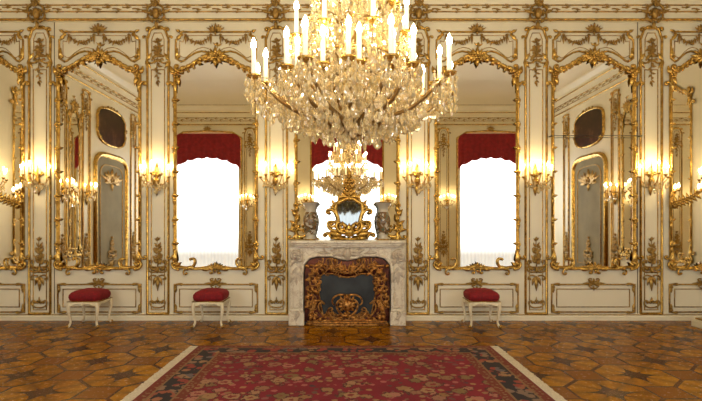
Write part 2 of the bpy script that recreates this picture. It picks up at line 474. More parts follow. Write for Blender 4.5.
def overpanel_mould(hw):
    m = MB(); zt, zb = wz(32.0), wz(61.5)
    def path(i):
        w = hw - i; top = zt - i
        r = [(w * 0.86, top)] + [(w * k, top) for k in (0.5, 0)]
        q = i * 1.05
        rgt = [(0.0, zb + 0.075 + q), (w * 0.10, zb + 0.095 + q), (w * 0.22, zb + 0.135 + q), (w * 0.36, zb + 0.150 + q), (w * 0.5, zb + 0.130 + q), (w * 0.66, zb + 0.075 + q), (w * 0.80, zb + 0.01 + q), (w * 0.87, zb - 0.005 + q), (w, zb + 0.045 + i * 0.8),
               (w * 1.0, zb + 0.15), (w, zt - 0.12 - i * 0.2), (w * 0.90, zt - 0.09 - i), (w * 0.86, top)]
        return rgt + [(-x, z) for x, z in reversed(rgt[1:])]
    m.ribbon(path(0), half_round(0.028, 0.022)); m.ribbon(path(0.055), half_round(0.010, 0.010))
    m2 = MB()
    m2.scroll(hw * 0.78, zt + 0.0, 0.15, 0.15, -1, 6.5, 0.016, 0.009, 0.02)
    m2.scroll(hw * 0.86, zb, 0.1, 0.16, 1, 6, 0.017, 0.009, 0.02)
    m2.leaf(hw * 0.98, zt - 0.12, 2.2, 0.13, 0.06, 0.01, 0.03, 0.6)
    m2.leaf(hw * 0.98, zb + 0.06, 1.6, 0.14, 0.06, 0.01, 0.03, 0.3)
    m2.leaf(hw * 0.88, zt + 0.0, 0.3, 0.08, 0.05, 0.01, 0.03, 0.3)
    m2.mirror_x(); m.add(m2.v, m2.f)
    return m
def dado_mould(hw):
    m = MB(); z0, z1 = wz(312.0), wz(284.5)
    m.ribbon(rect(-hw, z0, hw, z1), half_round(0.024, 0.020))
    i = 0.075
    m.ribbon(rect(-hw + i, z0 + i, hw - i, z1 - i * 0.9), half_round(0.014, 0.014))
    m2 = MB()
    for zz, s_ in ((z1, 1), (z0, -1)):
        m2.scroll(hw - 0.07, zz, 0.35 * s_, 0.14, -s_, 6, 0.016, 0.009, 0.02)
        m2.leaf(hw - 0.02, zz - s_ * 0.12, s_ * 1.5, 0.13, 0.05, 0.01, 0.025, s_ * 0.4)
        m2.leaf(hw - 0.14, zz, 0.1 * s_, 0.12, 0.045, 0.01, 0.025)
    m2.mirror_x(); m.add(m2.v, m2.f)
    return m

# ------------------------------------------------------------------ loose carved ornaments (meshes, origin at their centre on the wall)
def orn_drop():                                    # flower bunch with long tail, 0.66 m
    m = MB()
    m.tube([(0, -0.012, 0.34), (0.012, -0.016, 0.15), (-0.012, -0.016, -0.1), (0.006, -0.012, -0.34)], [0.008, 0.008, 0.007, 0.004], 5)
    m.flower(0.0, 0.32, 0.03); m.flower(0.02, 0.255, 0.028); m.flower(-0.03, 0.21, 0.034); m.flower(0.032, 0.165, 0.036); m.flower(-0.014, 0.12, 0.045)
    for z, a, L in ((0.30, 0.3, 0.08), (0.28, 2.7, 0.08), (0.22, 0.1, 0.09), (0.18, 3.2, 0.10), (0.11, -0.4, 0.11), (0.10, 3.6, 0.11), (0.04, -0.8, 0.09), (0.04, 3.9, 0.09),
                    (-0.06, -0.3, 0.075), (-0.09, 3.6, 0.075), (-0.16, -0.5, 0.065), (-0.19, 3.7, 0.065), (-0.27, -0.9, 0.055), (-0.28, 4.1, 0.055), (-0.30, -1.57, 0.07)):
        m.leaf(0, z, a, L, L * 0.5, 0.01, 0.025, 0.5)
    m.flower(0.01, -0.04, 0.025); m.flower(-0.012, -0.14, 0.022); m.flower(0.008, -0.24, 0.02)
    return m
def orn_spray():                                   # tall leafy spray with scrolled foot, 0.80 m
    m = MB()
    m.tube([(0.0, -0.012, -0.06), (0.018, -0.016, 0.10), (-0.012, -0.016, 0.25), (0.004, -0.012, 0.39)], [0.010, 0.009, 0.007, 0.004], 5)
    for z, a, L, bd in ((0.33, 1.0, 0.08, -0.5), (0.32, 2.2, 0.08, 0.6), (0.25, 0.6, 0.10, 0.9), (0.24, 2.5, 0.10, -0.9), (0.16, 0.35, 0.12, 1.2), (0.15, 2.8, 0.12, -1.2),
                        (0.07, 0.2, 0.13, 1.3), (0.06, 2.95, 0.13, -1.3), (0.0, 0.5, 0.12, 0.8), (0.0, 2.6, 0.12, -0.8)):
        m.leaf(0, z, a, L * 0.78, L * 0.36, 0.01, 0.024, bd)
    for x, z, r in ((0, 0.36, 0.024), (0.03, 0.24, 0.028), (-0.035, 0.19, 0.032), (0.035, 0.12, 0.034), (-0.02, 0.06, 0.036), (0.03, 0.01, 0.032)): m.flower(x, z, r)
    h = MB()
    h.scroll(0.005, 0.02, 0.5, 0.17, 1, 5.0, 0.010, 0.006, 0.018); h.scroll(0.005, 0.13, 0.7, 0.14, 1, 5.0, 0.009, 0.005, 0.018); h.scroll(0.005, 0.21, 0.8, 0.10, -1, 5.0, 0.008, 0.005, 0.018)
    h.scroll(0.015, -0.06, -0.2, 0.26, 1, 5.6, 0.016, 0.009, 0.02)
    h.scroll(0.01, -0.12, -0.5, 0.24, 1, 5.2, 0.016, 0.008, 0.02)
    h.scroll(0.02, -0.19, 0.5, 0.20, -1, 5.5, 0.014, 0.007, 0.02)
    h.leaf(0.03, -0.10, 0.2, 0.11, 0.05, 0.012, 0.03, 0.8)
    h.leaf(0.01, -0.20, -1.0, 0.14, 0.055, 0.012, 0.028, -0.5)
    h.mirror_x(); m.add(h.v, h.f)
    m.blob((0, -0.02, -0.10), (0.03, 0.025, 0.05)); m.leaf(0, -0.22, -PI / 2, 0.19, 0.06, 0.01, 0.03)
    m.flower(0.0, -0.22, 0.03)
    return m
def orn_foot():                                    # small palmette between two scrolls
    m = MB(); h = MB()
    h.scroll(0.0, -0.05, -0.1, 0.24, 1, 4.6, 0.012, 0.008, 0.018)
    h.scroll(0.02, 0.01, 1.2, 0.10, -1, 5.0, 0.012, 0.006, 0.018)
    h.scroll(0.015, 0.06, -1.3, 0.12, 1, 4.5, 0.009, 0.006, 0.018)
    h.mirror_x(); m.add(h.v, h.f)
    m.leaf(0, 0.01, PI / 2, 0.10, 0.03, 0.012, 0.03)
    return m
def orn_crest(s=1.0):                              # flowered shell with side leaves
    m = MB(); h = MB()
    for a, L in ((0.15, 0.17), (0.55, 0.14), (1.0, 0.13), (-0.4, 0.12)): h.leaf(0.02 * s, 0, a, L * s, 0.055 * s, 0.015, 0.035, 0.4)
    h.scroll(0.03 * s, -0.03 * s, -0.1, 0.17 * s, 1, 5.5, 0.014 * s, 0.008 * s, 0.022)
    h.mirror_x(); m.add(h.v, h.f)
    m.leaf(0, 0.02 * s, PI / 2, 0.13 * s, 0.06 * s, 0.015, 0.04)
    m.leaf(0, -0.02 * s, -PI / 2, 0.10 * s, 0.05 * s, 0.015, 0.035)
    m.flower(0, 0.01, 0.042 * s, 0.03)
    return m
def orn_garland(w=0.37, sag=0.095):                 # swag of flowers from (−w/2, 0) to (w/2, 0)
    m = MB(); rd = random.Random(3)
    pts = [(-w / 2 + w * k / 10, -0.014, -sag * (1 - (2 * k / 10 - 1) ** 2)) for k in range(11)]
    m.tube(pts, 0.008, 5)
    for k, (x, y, z) in enumerate(pts):
        t = 1 - abs(2 * k / 10 - 1)
        m.flower(x, z, 0.011 + 0.013 * t, 0.014)
        m.leaf(x, z, rd.uniform(-2.4, -0.7), 0.045 + 0.015 * t, 0.024, 0.01, 0.02)
        m.leaf(x, z, rd.uniform(0.5, 2.6), 0.038, 0.022, 0.01, 0.02)
    for x in (-w / 2, w / 2):
        m.leaf(x, 0.02, -PI / 2, 0.14, 0.035, 0.01, 0.02); m.flower(x, 0.015, 0.022)
    return m
def orn_cartouche():                               # bossed shield over the frieze
    m = MB(); h = MB()
    m.blob((0, -0.06, 0.0), (0.055, 0.05, 0.085), 10, 8)
    h.scroll(0.03, 0.13, -0.2, 0.26, -1, 5.5, 0.022, 0.010, 0.075)
    h.scroll(0.04, -0.12, 0.3, 0.26, 1, 5.3, 0.020, 0.010, 0.055)
    h.leaf(0.09, 0.02, 0.1, 0.13, 0.06, 0.065, 0.03, 0.5); h.leaf(0.08, -0.06, -0.3, 0.12, 0.05, 0.055, 0.03, -0.5)
    h.leaf(0.02, 0.13, 0.9, 0.10, 0.05, 0.08, 0.03, 0.4)
    h.mirror_x(); m.add(h.v, h.f)
    m.leaf(0, 0.10, PI / 2, 0.14, 0.07, 0.08, 0.04); m.leaf(0, -0.10, -PI / 2, 0.13, 0.06, 0.04, 0.04)
    m.flower(0, 0.115, 0.04, 0.10)
    return m
def orn_dado():                                    # knot hanging in the dado panel
    m = MB(); h = MB()
    h.scroll(0.0, 0.0, 0.1, 0.20, 1, 4.0, 0.014, 0.008, 0.022)
    h.scroll(0.0, -0.10, 0.2, 0.19, 1, 3.4, 0.012, 0.007, 0.02)
    h.leaf(0.01, 0.02, 0.5, 0.12, 0.05, 0.015, 0.03, 0.4); h.leaf(0.01, 0.0, -0.7, 0.10, 0.04, 0.015, 0.03, 0.4)
    h.leaf(0.06, 0.01, 0.0, 0.14, 0.035, 0.015, 0.025)
    h.mirror_x(); m.add(h.v, h.f)
    m.leaf(0, 0.02, PI / 2, 0.09, 0.05, 0.015, 0.03); m.leaf(0, -0.04, -PI / 2, 0.10, 0.035, 0.012, 0.03); m.flower(0, 0.01, 0.03, 0.03)
    return m
OM = {k: f().mesh(k, mt) for k, f, mt in (('flower_drop_ornament', orn_drop, 'gold_dull'), ('leaf_spray_ornament', orn_spray, 'gold_dull'), ('palmette_ornament', orn_foot, 'gold_dull'),
      ('crest_ornament', lambda: orn_crest(0.72), 'gold_dull'), ('flower_garland', orn_garland, 'gold_dull'), ('cornice_cartouche', orn_cartouche, 'gold_dull'), ('knot_ornament', orn_dado, 'gold_dull'))}
def orn(kind, x, y, z, label, cat, group, rz=0):
    return tag(put(kind, OM[kind], None, (x, y, z), rz), label, cat, group)

# ------------------------------------------------------------------ wall mirrors
ARCH = [(1.0, 0), (0.985, 2.2), (0.93, 4.2), (0.84, 5.2), (0.74, 6.6), (0.6, 9.8), (0.45, 13.6), (0.3, 16.6), (0.15, 18.3), (0, 19)]
def mirror_path(hw, zb, zs):
    r = [(hw * f, zs + p / S) for f, p in ARCH]
    bot = [(-hw + 2 * hw * k / 16, zb + 0.014 * cos(4 * PI * k / 16) - 0.012) for k in range(17)]
    return bot + r + [(-x, z) for x, z in reversed(r[:-1])]
def mirror_frame(hw, zb, zs, bar=0.038):
    p = mirror_path(hw, zb, zs); m = MB()
    m.ribbon(p, [(-bar / 2, 0), (-bar * 0.5, 0.03), (-bar * 0.3, 0.05), (0, 0.058), (bar * 0.25, 0.045), (bar * 0.4, 0.028), (bar * 0.62, 0.026), (bar * 0.7, 0.012)])
    h = MB()
    zt = zs + 19 / S
    # head: acanthus along the arch
    prev = None
    for f, q in ((0.86, 5.2), (0.72, 7.0), (0.58, 10.4), (0.44, 14), (0.3, 16.8), (0.16, 18.4)):
        x, z = hw * f, zs + q / S
        h.leaf(x, z, 2.3, 0.10, 0.055, 0.045, 0.03, 0.5)
        if f < 0.5: h.leaf(x, z, -2.5, 0.085, 0.05, 0.045, 0.03, -0.6); h.flower(x, z, 0.026, 0.06)
        h.scroll(x + 0.03, z + 0.008, 2.9, 0.12, 1, 4.5, 0.015, 0.008, 0.05, 11)
    # ear scrolls on the shoulders
    h.scroll(hw * 0.86, zs + 0.05, 0.1, 0.21, 1, 6.2, 0.026, 0.013, 0.055)
    h.scroll(hw + 0.01, zs - 0.16, 1.35, 0.19, -1, 5.6, 0.024, 0.012, 0.05)
    h.leaf(hw, zs + 0.02, 0.9, 0.13, 0.08, 0.04, 0.04, 0.6); h.leaf(hw, zs - 0.08, -1.6, 0.17, 0.06, 0.045, 0.03, -0.3)
    h.leaf(hw * 0.95, zs - 0.02, -2.0, 0.14, 0.06, 0.045, 0.03, 0.5); h.flower(hw * 0.96, zs + 0.0, 0.05, 0.06)
    # knots down the sides
    nk = 8
    for k in range(1, nk):
        z = zb + (zs - zb) * k / nk - 0.05
        h.scroll(hw + 0.005, z, 0.5, 0.10, 1, 5.5, 0.013, 0.008, 0.045, 9); h.leaf(hw - 0.005, z + 0.03, 2.6, 0.065, 0.04, 0.04, 0.025, 0.5)
        h.leaf(hw, z + 0.02, 1.45, 0.09, 0.045, 0.045, 0.025, 0.3); h.leaf(hw, z, -1.45, 0.08, 0.045, 0.045, 0.025, 0.3)
    # foot: corner volutes and rolling scrolls
    h.scroll(hw * 0.88, zb - 0.03, -0.1, 0.26, 1, 5.8, 0.026, 0.013, 0.05); h.scroll(hw + 0.01, zb + 0.18, -1.3, 0.18, 1, 5.0, 0.020, 0.010, 0.05)
    h.leaf(hw * 0.97, zb + 0.0, 2.2, 0.10, 0.06, 0.045, 0.03, 0.5); h.leaf(hw * 0.98, zb + 0.05, 1.5, 0.2, 0.08, 0.05, 0.03, 0.2)
    h.scroll(hw * 0.70, zb - 0.035, 2.9, 0.28, -1, 3.6, 0.020, 0.011, 0.05); h.scroll(hw * 0.60, zb - 0.01, 0.1, 0.22, -1, 4.6, 0.018, 0.010, 0.05)
    h.leaf(hw * 0.5, zb - 0.02, 0.2, 0.17, 0.06, 0.045, 0.03, -0.3); h.leaf(hw * 0.36, zb - 0.02, 3.3, 0.18, 0.06, 0.045, 0.03, -0.5); h.scroll(hw * 0.2, zb - 0.03, 2.9, 0.16, 1, 4.6, 0.018, 0.010, 0.05)
    h.mirror_x(); m.add(h.v, h.f)
    return m
def mirror_crest(hw, zs):
    m = MB(); zt = zs + 19 / S; c = MB(); h = MB()
    for a, L in ((-0.1, 0.19), (0.4, 0.15), (1.0, 0.12), (-0.6, 0.13), (-1.1, 0.12)): h.leaf(0.02, zt, a, L, 0.06, 0.05, 0.04, 0.4)
    h.scroll(0.03, zt - 0.02, -0.5, 0.2, 1, 5.6, 0.016, 0.009, 0.065); h.scroll(0.03, zt + 0.02, 0.4, 0.18, -1, 5.6, 0.015, 0.008, 0.065)
    h.mirror_x(); m.add(h.v, h.f)
    m.leaf(0, zt + 0.02, PI / 2, 0.13, 0.06, 0.05, 0.04); m.leaf(0, zt - 0.03, -PI / 2, 0.13, 0.075, 0.05, 0.05); m.flower(0, zt - 0.01, 0.05, 0.085)
    m.flower(0.09, zt + 0.02, 0.04, 0.08); m.flower(-0.09, zt + 0.02, 0.04, 0.08); m.flower(0.02, zt + 0.19, 0.02, 0.02); m.tube([(0.0, -0.03, zt + 0.08), (0.03, -0.02, zt + 0.15), (0.015, -0.02, zt + 0.20)], 0.006, 5); m.leaf(0.02, zt + 0.16, 0.3, 0.08, 0.03, 0.012, 0.02, 0.4); m.leaf(0.02, zt + 0.16, 2.6, 0.08, 0.03, 0.012, 0.02, -0.4)
    return m
def mirror_shell(zb):
    m = orn_crest(0.62); m.v = [(x * 1.25, y - 0.045, z + zb - 0.012) for x, y, z in m.v]; return m
ZB, ZS = wz(267.0), wz(76.0)
def make_mirror(hw, zb, zs, label, loc, rz=0, group='gilt framed wall mirrors'):
    t = thing('wall_mirror', label, 'mirror', loc, rz, group)
    g = MB(); g.poly(mirror_path(hw - 0.005, zb, zs), -0.012, -0.002); sharp(g.build('mirror_glass', 'mirror', t))
    mirror_frame(hw, zb, zs).build('frame', 'gold', t)
    mirror_crest(hw, zs).build('crest', 'gold', t)
    mirror_shell(zb).build('shell_ornament', 'gold', t)
    return t

MID = 347
PILS = [(40, 'leftmost pilaster'), (158, 'pilaster between the two left stools'), (276.5, 'pilaster just left of the fireplace'),
        (418, 'pilaster just right of the fireplace'), (536, 'pilaster right of the right-hand stool'), (651, 'rightmost pilaster')]
MIRS = [(-8, 0.47, 'narrow corner mirror at the left edge'), (99.5, 0.60, 'mirror above the leftmost stool'), (216, 0.60, 'mirror above the middle stool'),
        (MID, 0.75, 'mirror over the mantelpiece'), (476.5, 0.60, 'mirror above the right-hand stool'), (593, 0.60, 'mirror crossed by a dark rod'), (702, 0.47, 'narrow corner mirror at the right edge')]
MLAB = ['narrow gilt rococo wall mirror in the left corner of the room', 'tall gilt rococo wall mirror above the leftmost red stool', 'tall gilt rococo wall mirror above the stool just left of the fireplace',
        'wide gilt rococo wall mirror over the marble mantelpiece', 'tall gilt rococo wall mirror above the stool right of the fireplace', 'tall gilt rococo wall mirror crossed by a thin dark rod', 'narrow gilt rococo wall mirror in the right corner of the room']
proto = None
for i, ((px, hw, ph), lb) in enumerate(zip(MIRS, MLAB)):
    X = wx(px)
    if hw == 0.60 and proto is not None:
        dup(proto, lb, (X, 0, 0))
    else:
        t = make_mirror(hw, ZB if i != 3 else wz(247), ZS, lb, (X, 0, 0))
        if hw == 0.60: proto = t
        if i == 3:
            for s_ in (-1, 1):
                g = MB(); zc_ = 1.30
                g.scroll(0.02, zc_ - 0.06, -0.4, 0.30, 1, 5.4, 0.026, 0.012, 0.06); g.scroll(0.0, zc_ + 0.10, -1.2, 0.26, 1, 5.2, 0.022, 0.011, 0.06); g.scroll(-0.02, zc_, 2.4, 0.22, -1, 5.2, 0.022, 0.011, 0.06)
                for z_, a_ in ((0.0, 0.9), (0.08, 2.2), (0.14, 1.0), (0.22, 1.9), (0.28, 1.3), (-0.06, -0.6), (0.02, 2.9)): g.leaf(0, zc_ + z_, a_, 0.13, 0.065, 0.05, 0.035, 0.5)
                g.flower(0, zc_ + 0.05, 0.045, 0.07); g.flower(0.01, zc_ + 0.2, 0.03, 0.06)
                g.v = [(s_ * (hw + 0.0) - s_ * x, y, z) for x, y, z in g.v]; g.build('corner_scroll', 'gold', t)
    pw = hw + 0.01 if i != 3 else 0.70
    trim(overpanel_mould(pw - 0.02), 'gold', (X, 0, 0))
    orn('crest_ornament', X, -0.02, wz(31), 'gilt flower crest topping the small panel above the ' + ph, 'wall ornament', 'crests of the panels over the mirrors')
    for s_, nm in ((-1, 'left'), (1, 'right')):
        o = orn('flower_garland', X + s_ * pw * 0.42, -0.008, wz(36.5), 'gilt flower swag, %s one of two above the %s' % (nm, ph), 'garland', 'garlands in the panels over the mirrors')
        o.scale = (pw / 0.61, 1, 1)
    if i != 3:
        trim(dado_mould(pw - 0.0), 'gold_dull', (X, 0, 0))
        orn('knot_ornament', X, -0.012, wz(283.5), 'gilt scroll knot on the low panel under the ' + ph, 'wall ornament', 'knots on the low panels').scale = (0.85, 0.8, 0.75)
m = pilaster_mould(0.155); pm = m.mesh('pilaster_moulding', 'gold')
for px, ph in PILS:
    X = wx(px)
    trim_n[0] += 1; struct(put('trim_%d' % trim_n[0], pm, None, (X, 0, 0)))
    orn('flower_drop_ornament', X, -0.004, wz(62), 'gilt flower drop high on the ' + ph, 'wall ornament', 'flower drops high on the pilasters')
    orn('leaf_spray_ornament', X, -0.004, wz(263), 'gilt leafy spray low on the ' + ph, 'wall ornament', 'leaf sprays low on the pilasters')
    orn('palmette_ornament', X, -0.004, wz(304), 'small gilt palmette at the foot of the ' + ph, 'wall ornament', 'palmettes at the pilaster feet')
    orn('cornice_cartouche', X, -0.03, wz(16), 'gilt boss on the cornice above the ' + ph, 'wall ornament', 'bosses on the cornice')
# side walls (seen in the mirrors)
for sx, X, rz, sd in ((-1, XL, PI / 2, 'left'), (1, XR, -PI / 2, 'right')):
    make_mirror(0.56, ZB, ZS, 'gilt wall mirror on the %s side wall, seen reflected near the corner' % sd, (X, -1.65, 0), rz, 'side wall mirrors').scale = (1, 0.5, 1)
    make_mirror(0.19, ZB, ZS, 'slim gilt pier mirror on the %s side wall, seen reflected' % sd, (X, -2.95, 0), rz, 'slim side wall mirrors').scale = (1, 0.4, 1)
    for y in (-0.55, -2.5, -3.4, -5.75):
        trim_n[0] += 1; struct(put('trim_%d' % trim_n[0], pm, None, (X, y, 0), rz))
        w = {-0.55: 'nearest the far corner', -2.5: 'beside the slim pier mirror', -3.4: 'beside the tall arched panel', -5.75: 'beyond the tall arched panel'}[y]
        orn('flower_drop_ornament', X - sx * 0.004, y, wz(62), 'gilt flower drop on the %s side wall pilaster %s' % (sd, w), 'wall ornament', 'flower drops high on the pilasters', rz)
        orn('leaf_spray_ornament', X - sx * 0.004, y, wz(263), 'gilt leafy spray on the %s side wall pilaster %s' % (sd, w), 'wall ornament', 'leaf sprays low on the pilasters', rz)
    # arched panel, its grey painted for a mirror's reflection; dark portrait over it
    t = thing('arched_panel', 'tall arched panel, its grey painted in place of a mirror reflection, in a plain gilt frame on the %s side wall' % sd, 'wall panel', (X, -4.55, 0), rz, 'arched side wall panels')
    hw = 0.78; z1 = 3.05
    ap = [(-hw, 0.25), (hw, 0.25)] + [(hw * (1 if k == 0 else cos(k * PI / 16) ** 0.5), z1 - 0.30 + 0.30 * sin(k * PI / 16)) for k in range(8)] + [(-hw * cos(k * PI / 16) ** 0.5, z1 - 0.30 + 0.30 * sin(k * PI / 16)) for k in range(8, -1, -1) if k < 8]
    g = MB(); g.poly(ap, -0.012, -0.002); sharp(g.build('panel', 'reflection_grey', t))
    g = MB(); g.leaf(0, 2.5, 0.4, 0.2, 0.08)
    for q in (0.75, 2.45):
        o2 = orn_spray() if q < 1 else orn_crest(2.0)
        g.add([(x * 1.5, y - 0.012, z + q) for x, y, z in o2.v], o2.f)
    g.ribbon([(x * 0.72, 1.6 + (z - 1.6) * 0.84) for x, z in ap], half_round(0.03, 0.03)); g.build('panel_carving', 'gold_dull', t)
    g = MB(); g.ribbon(ap, [(-0.06, 0), (-0.05, 0.05), (0, 0.07), (0.04, 0.045), (0.07, 0.012)]); g.build('frame', 'gold', t)
    t = thing('oval_painting', 'dark oval painting in a gilt frame on the %s side wall above the arched panel' % sd, 'painting', (X, -4.55, 3.72), rz, 'paintings over the arched panels')
    ov = [(0.74 * cos(k * PI / 16) * (1 - 0.09 * cos(4 * k * PI / 16)), 0.45 * sin(k * PI / 16) * (1 - 0.05 * cos(4 * k * PI / 16))) for k in range(32)]
    g = MB(); g.poly(ov, -0.02, -0.004); sharp(g.build('canvas', 'painting', t))
    g = MB(); g.ribbon(ov, [(-0.035, 0), (-0.025, 0.04), (0, 0.05), (0.02, 0.03)])
    h = MB()
    for k in range(-3, 5):
        a = k * 0.4; h.leaf(0.74 * cos(a), 0.46 * sin(a), a + 1.3, 0.11, 0.05, 0.035, 0.02, 0.5); h.scroll(0.74 * cos(a), 0.47 * sin(a), a + 0.9, 0.13, 1, 5, 0.012, 0.007, 0.04)
    h.mirror_x(); g.add(h.v, h.f); g.build('frame', 'gold', t)

# window wall: pilasters, curtains, glazing
for c, w in ((-2.85, 'left'), (-1.62, 'inner left'), (1.75, 'inner right'), (2.95, 'right')):
    trim_n[0] += 1; struct(put('trim_%d' % trim_n[0], pm, None, (c, YB, 0), PI))
    orn('leaf_spray_ornament', c, YB + 0.004, wz(263), 'gilt leafy spray on the %s pilaster of the window wall' % w, 'wall ornament', 'leaf sprays low on the pilasters', PI)
    orn('flower_drop_ornament', c, YB + 0.004, wz(62), 'gilt flower drop on the %s pilaster of the window wall' % w, 'wall ornament', 'flower drops high on the pilasters', PI)
WN = ['left-hand', 'middle', 'right-hand']
for i, (c, h) in enumerate(WIN):
    b = MB()
    for x in (c - h + 0.04, c + h - 0.04): b.box(x - 0.04, YB - 0.22, ZW0, x + 0.04, YB - 0.15, ZW1)
    b.box(c - 0.03, YB - 0.22, ZW0, c + 0.03, YB - 0.16, ZW1)
    for z in (ZW0 + 0.04, 1.2, 2.9, ZW1 - 0.04): b.box(c - h, YB - 0.21, z - 0.035, c + h, YB - 0.16, z + 0.035)
    struct(b.build('window_%d' % (i + 1), 'cream_trim', smooth=False))
    # sheer with soft folds
    b = MB(); n = 60; vs = []
    for k in range(n + 1):
        x = -h + 0.01 + (2 * h - 0.02) * k / n; y = 0.012 * sin(k * 1.3)
        vs += [(x, y, ZW0 + 0.01), (x, y, ZW1 - 0.02)]
    b.add(vs, [(2 * k, 2 * k + 2, 2 * k + 3, 2 * k + 1) for k in range(n)])
    o = b.build('sheer_curtain', 'sheer', None, (c, YB - 0.11, 0))
    tag(o, 'white sheer curtain glowing with daylight in the %s window' % WN[i], 'curtain', 'sheer curtains')
    # valance: arched top, scalloped hem
    b = MB(); n = 64; vs = []; w = h + 0.08
    for k in range(n + 1):
        u = 2 * k / n - 1; x = u * w
        top = 4.13 - 0.16 * max(0, abs(u) - 0.82) / 0.18 * abs(u) ** 4
        hem = 3.42 - 0.30 * abs(u) ** 2.2 - 0.045 * abs(sin(3.5 * PI * u))
        y = 0.018 * sin(k * 1.1)
        for q in range(5): vs.append((x, -0.02 + y * q / 4, top + (hem - top) * q / 4))
    b.add(vs, [(5 * k + q, 5 * k + q + 1, 5 * k + q + 6, 5 * k + q + 5) for k in range(n) for q in range(4)])
    o = b.build('curtain_valance', 'curtain', None, (c, YB + 0.03, 0), PI)
    tag(o, 'dark red scalloped valance over the %s window' % WN[i], 'curtain', 'red valances')
    b = MB(); b.ribbon([(-h - 0.10, 0.06), (-h - 0.10, 4.0), (-h * 0.8, 4.18), (0, 4.22), (h * 0.8, 4.18), (h + 0.10, 4.0), (h + 0.10, 0.06)], half_round(0.06, 0.03), False)
    trim(b, 'gold', (c, YB, 0), PI)
    orn('crest_ornament', c, YB + 0.02, 4.26, 'gilt flower crest above the %s window valance' % WN[i], 'wall ornament', 'crests over the windows', PI)

# jib-door joints either side
for px in (54.5, 637.5):
    b = MB(); b.box(-0.006, -0.004, 0.0, 0.006, 0.0, wz(22)); trim(b, 'seam', (wx(px), 0, 0), 0, False)
b = MB(); b.tube([(wx(549), -0.10, wz(137)), (wx(593), -0.10, wz(136.6)), (wx(637.5), -0.10, wz(137))], 0.005, 8)
for p in (549, 637.5):
    b.box(wx(p) - 0.007, -0.106, wz(137) - 0.007, wx(p) + 0.007, 0, wz(137) + 0.007)
tag(b.build('metal_rod', 'rod'), 'thin dark metal rod fixed across the mirror right of the fireplace', 'rod')

# ------------------------------------------------------------------ lamps: shared meshes
def drop_mesh(L, w, n=6):                          # faceted pendant hanging from its origin
    m = MB(); m.lathe([(0.0, 0), (w * 0.25, -L * 0.10), (w * 0.15, -L * 0.18), (w * 0.55, -L * 0.45), (w * 0.60, -L * 0.66), (w * 0.35, -L * 0.88), (0.0, -L)], n); return m
def leafdrop(L, w):
    m = drop_mesh(L, w, 6); m.v = [(x, y * 0.45, z) for x, y, z in m.v]; return m
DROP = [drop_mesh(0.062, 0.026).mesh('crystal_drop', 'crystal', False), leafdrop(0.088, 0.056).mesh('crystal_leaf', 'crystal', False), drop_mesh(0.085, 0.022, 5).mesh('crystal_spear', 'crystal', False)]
def candle_mesh(L, r):
    m = MB(); m.lathe([(r, 0), (r, L * 0.97), (r * 0.8, L)], 9); return m.mesh('candle', 'candle')
def bulb_mesh(L, r, mt):
    m = MB(); m.lathe([(r * 0.45, 0), (r * 0.9, L * 0.2), (r, L * 0.38), (r * 0.7, L * 0.65), (r * 0.28, L * 0.87), (0.0, L)], 9); return m.mesh('bulb', mt)
def pan_mesh(r):
    m = MB(); m.lathe([(r * 0.2, -0.022), (r * 0.55, -0.016), (r * 0.85, -0.004), (r, 0.006), (r * 0.9, 0.006), (r * 0.5, -0.004), (0, 0.0)], 12); return m.mesh('drip_pan', 'gold')

# ------------------------------------------------------------------ wall sconces
def make_sconce(label, loc, rz):
    t = thing('wall_sconce', label, 'wall lamp', loc, rz, 'crystal wall sconces')
    m = MB(); h = MB()
    h.scroll(0.0, 0.10, 0.9, 0.15, -1, 5.5, 0.010, 0.006, 0.02); h.scroll(0.01, -0.10, -0.3, 0.16, 1, 5.5, 0.010, 0.006, 0.02)
    h.leaf(0.0, 0.05, 0.9, 0.11, 0.05, 0.01, 0.03, 0.4); h.mirror_x(); m.add(h.v, h.f)
    m.leaf(0, 0.02, PI / 2, 0.24, 0.08, 0.01, 0.04); m.leaf(0, -0.02, -PI / 2, 0.20, 0.08, 0.01, 0.04); m.blob((0, -0.035, 0), (0.045, 0.04, 0.055), 8, 6)
    m.build('back_plate', 'gold', t)
    cm, bm_, pmh = candle_mesh(0.125, 0.011), bulb_mesh(0.054, 0.0105, 'bulb_wall'), pan_mesh(0.030)
    rd = random.Random(5)
    for k in range(5):
        a = (k - 2) * 0.62
        R = 0.215 if k in (0, 4) else 0.20
        ex, ey = sin(a) * R, -cos(a) * R * 0.9 - 0.03
        if k in (1, 3): z1 = 0.065
        elif k == 2: z1 = 0.085
        else: z1 = 0.04
        m = MB(); pts = []
        for q in range(9):
            u = q / 8; pts.append((ex * u, -0.03 + (ey + 0.03) * u, -0.01 - 0.065 * sin(PI * u) * (1 - 0.3 * u) + (z1 + 0.0) * u ** 3))
        m.tube(pts, [0.010 - 0.003 * q / 8 for q in range(9)], 6)
        ar = m.build('arm', 'gold_dull', t)
        put('drip_pan', pmh, ar, (ex, ey, z1 + 0.012)); put('candle', cm, ar, (ex, ey, z1 + 0.014)); put('bulb', bm_, ar, (ex, ey, z1 + 0.139))
    for k in range(26):
        a = rd.uniform(-1.45, 1.45); R = rd.uniform(0.06, 0.21)
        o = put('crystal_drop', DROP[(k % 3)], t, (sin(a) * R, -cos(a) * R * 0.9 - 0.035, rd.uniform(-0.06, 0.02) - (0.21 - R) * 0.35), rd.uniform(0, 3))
        s_ = rd.uniform(0.75, 1.05); o.scale = (s_, s_, s_)
    return t
sc0 = None
for px, ph in PILS:
    lb = 'five-candle gilt and crystal wall sconce on the ' + ph; loc = (wx(px - 1), 0, wz(181))
    if sc0 is None: sc0 = make_sconce(lb, loc, 0)
    else: dup(sc0, lb, loc)
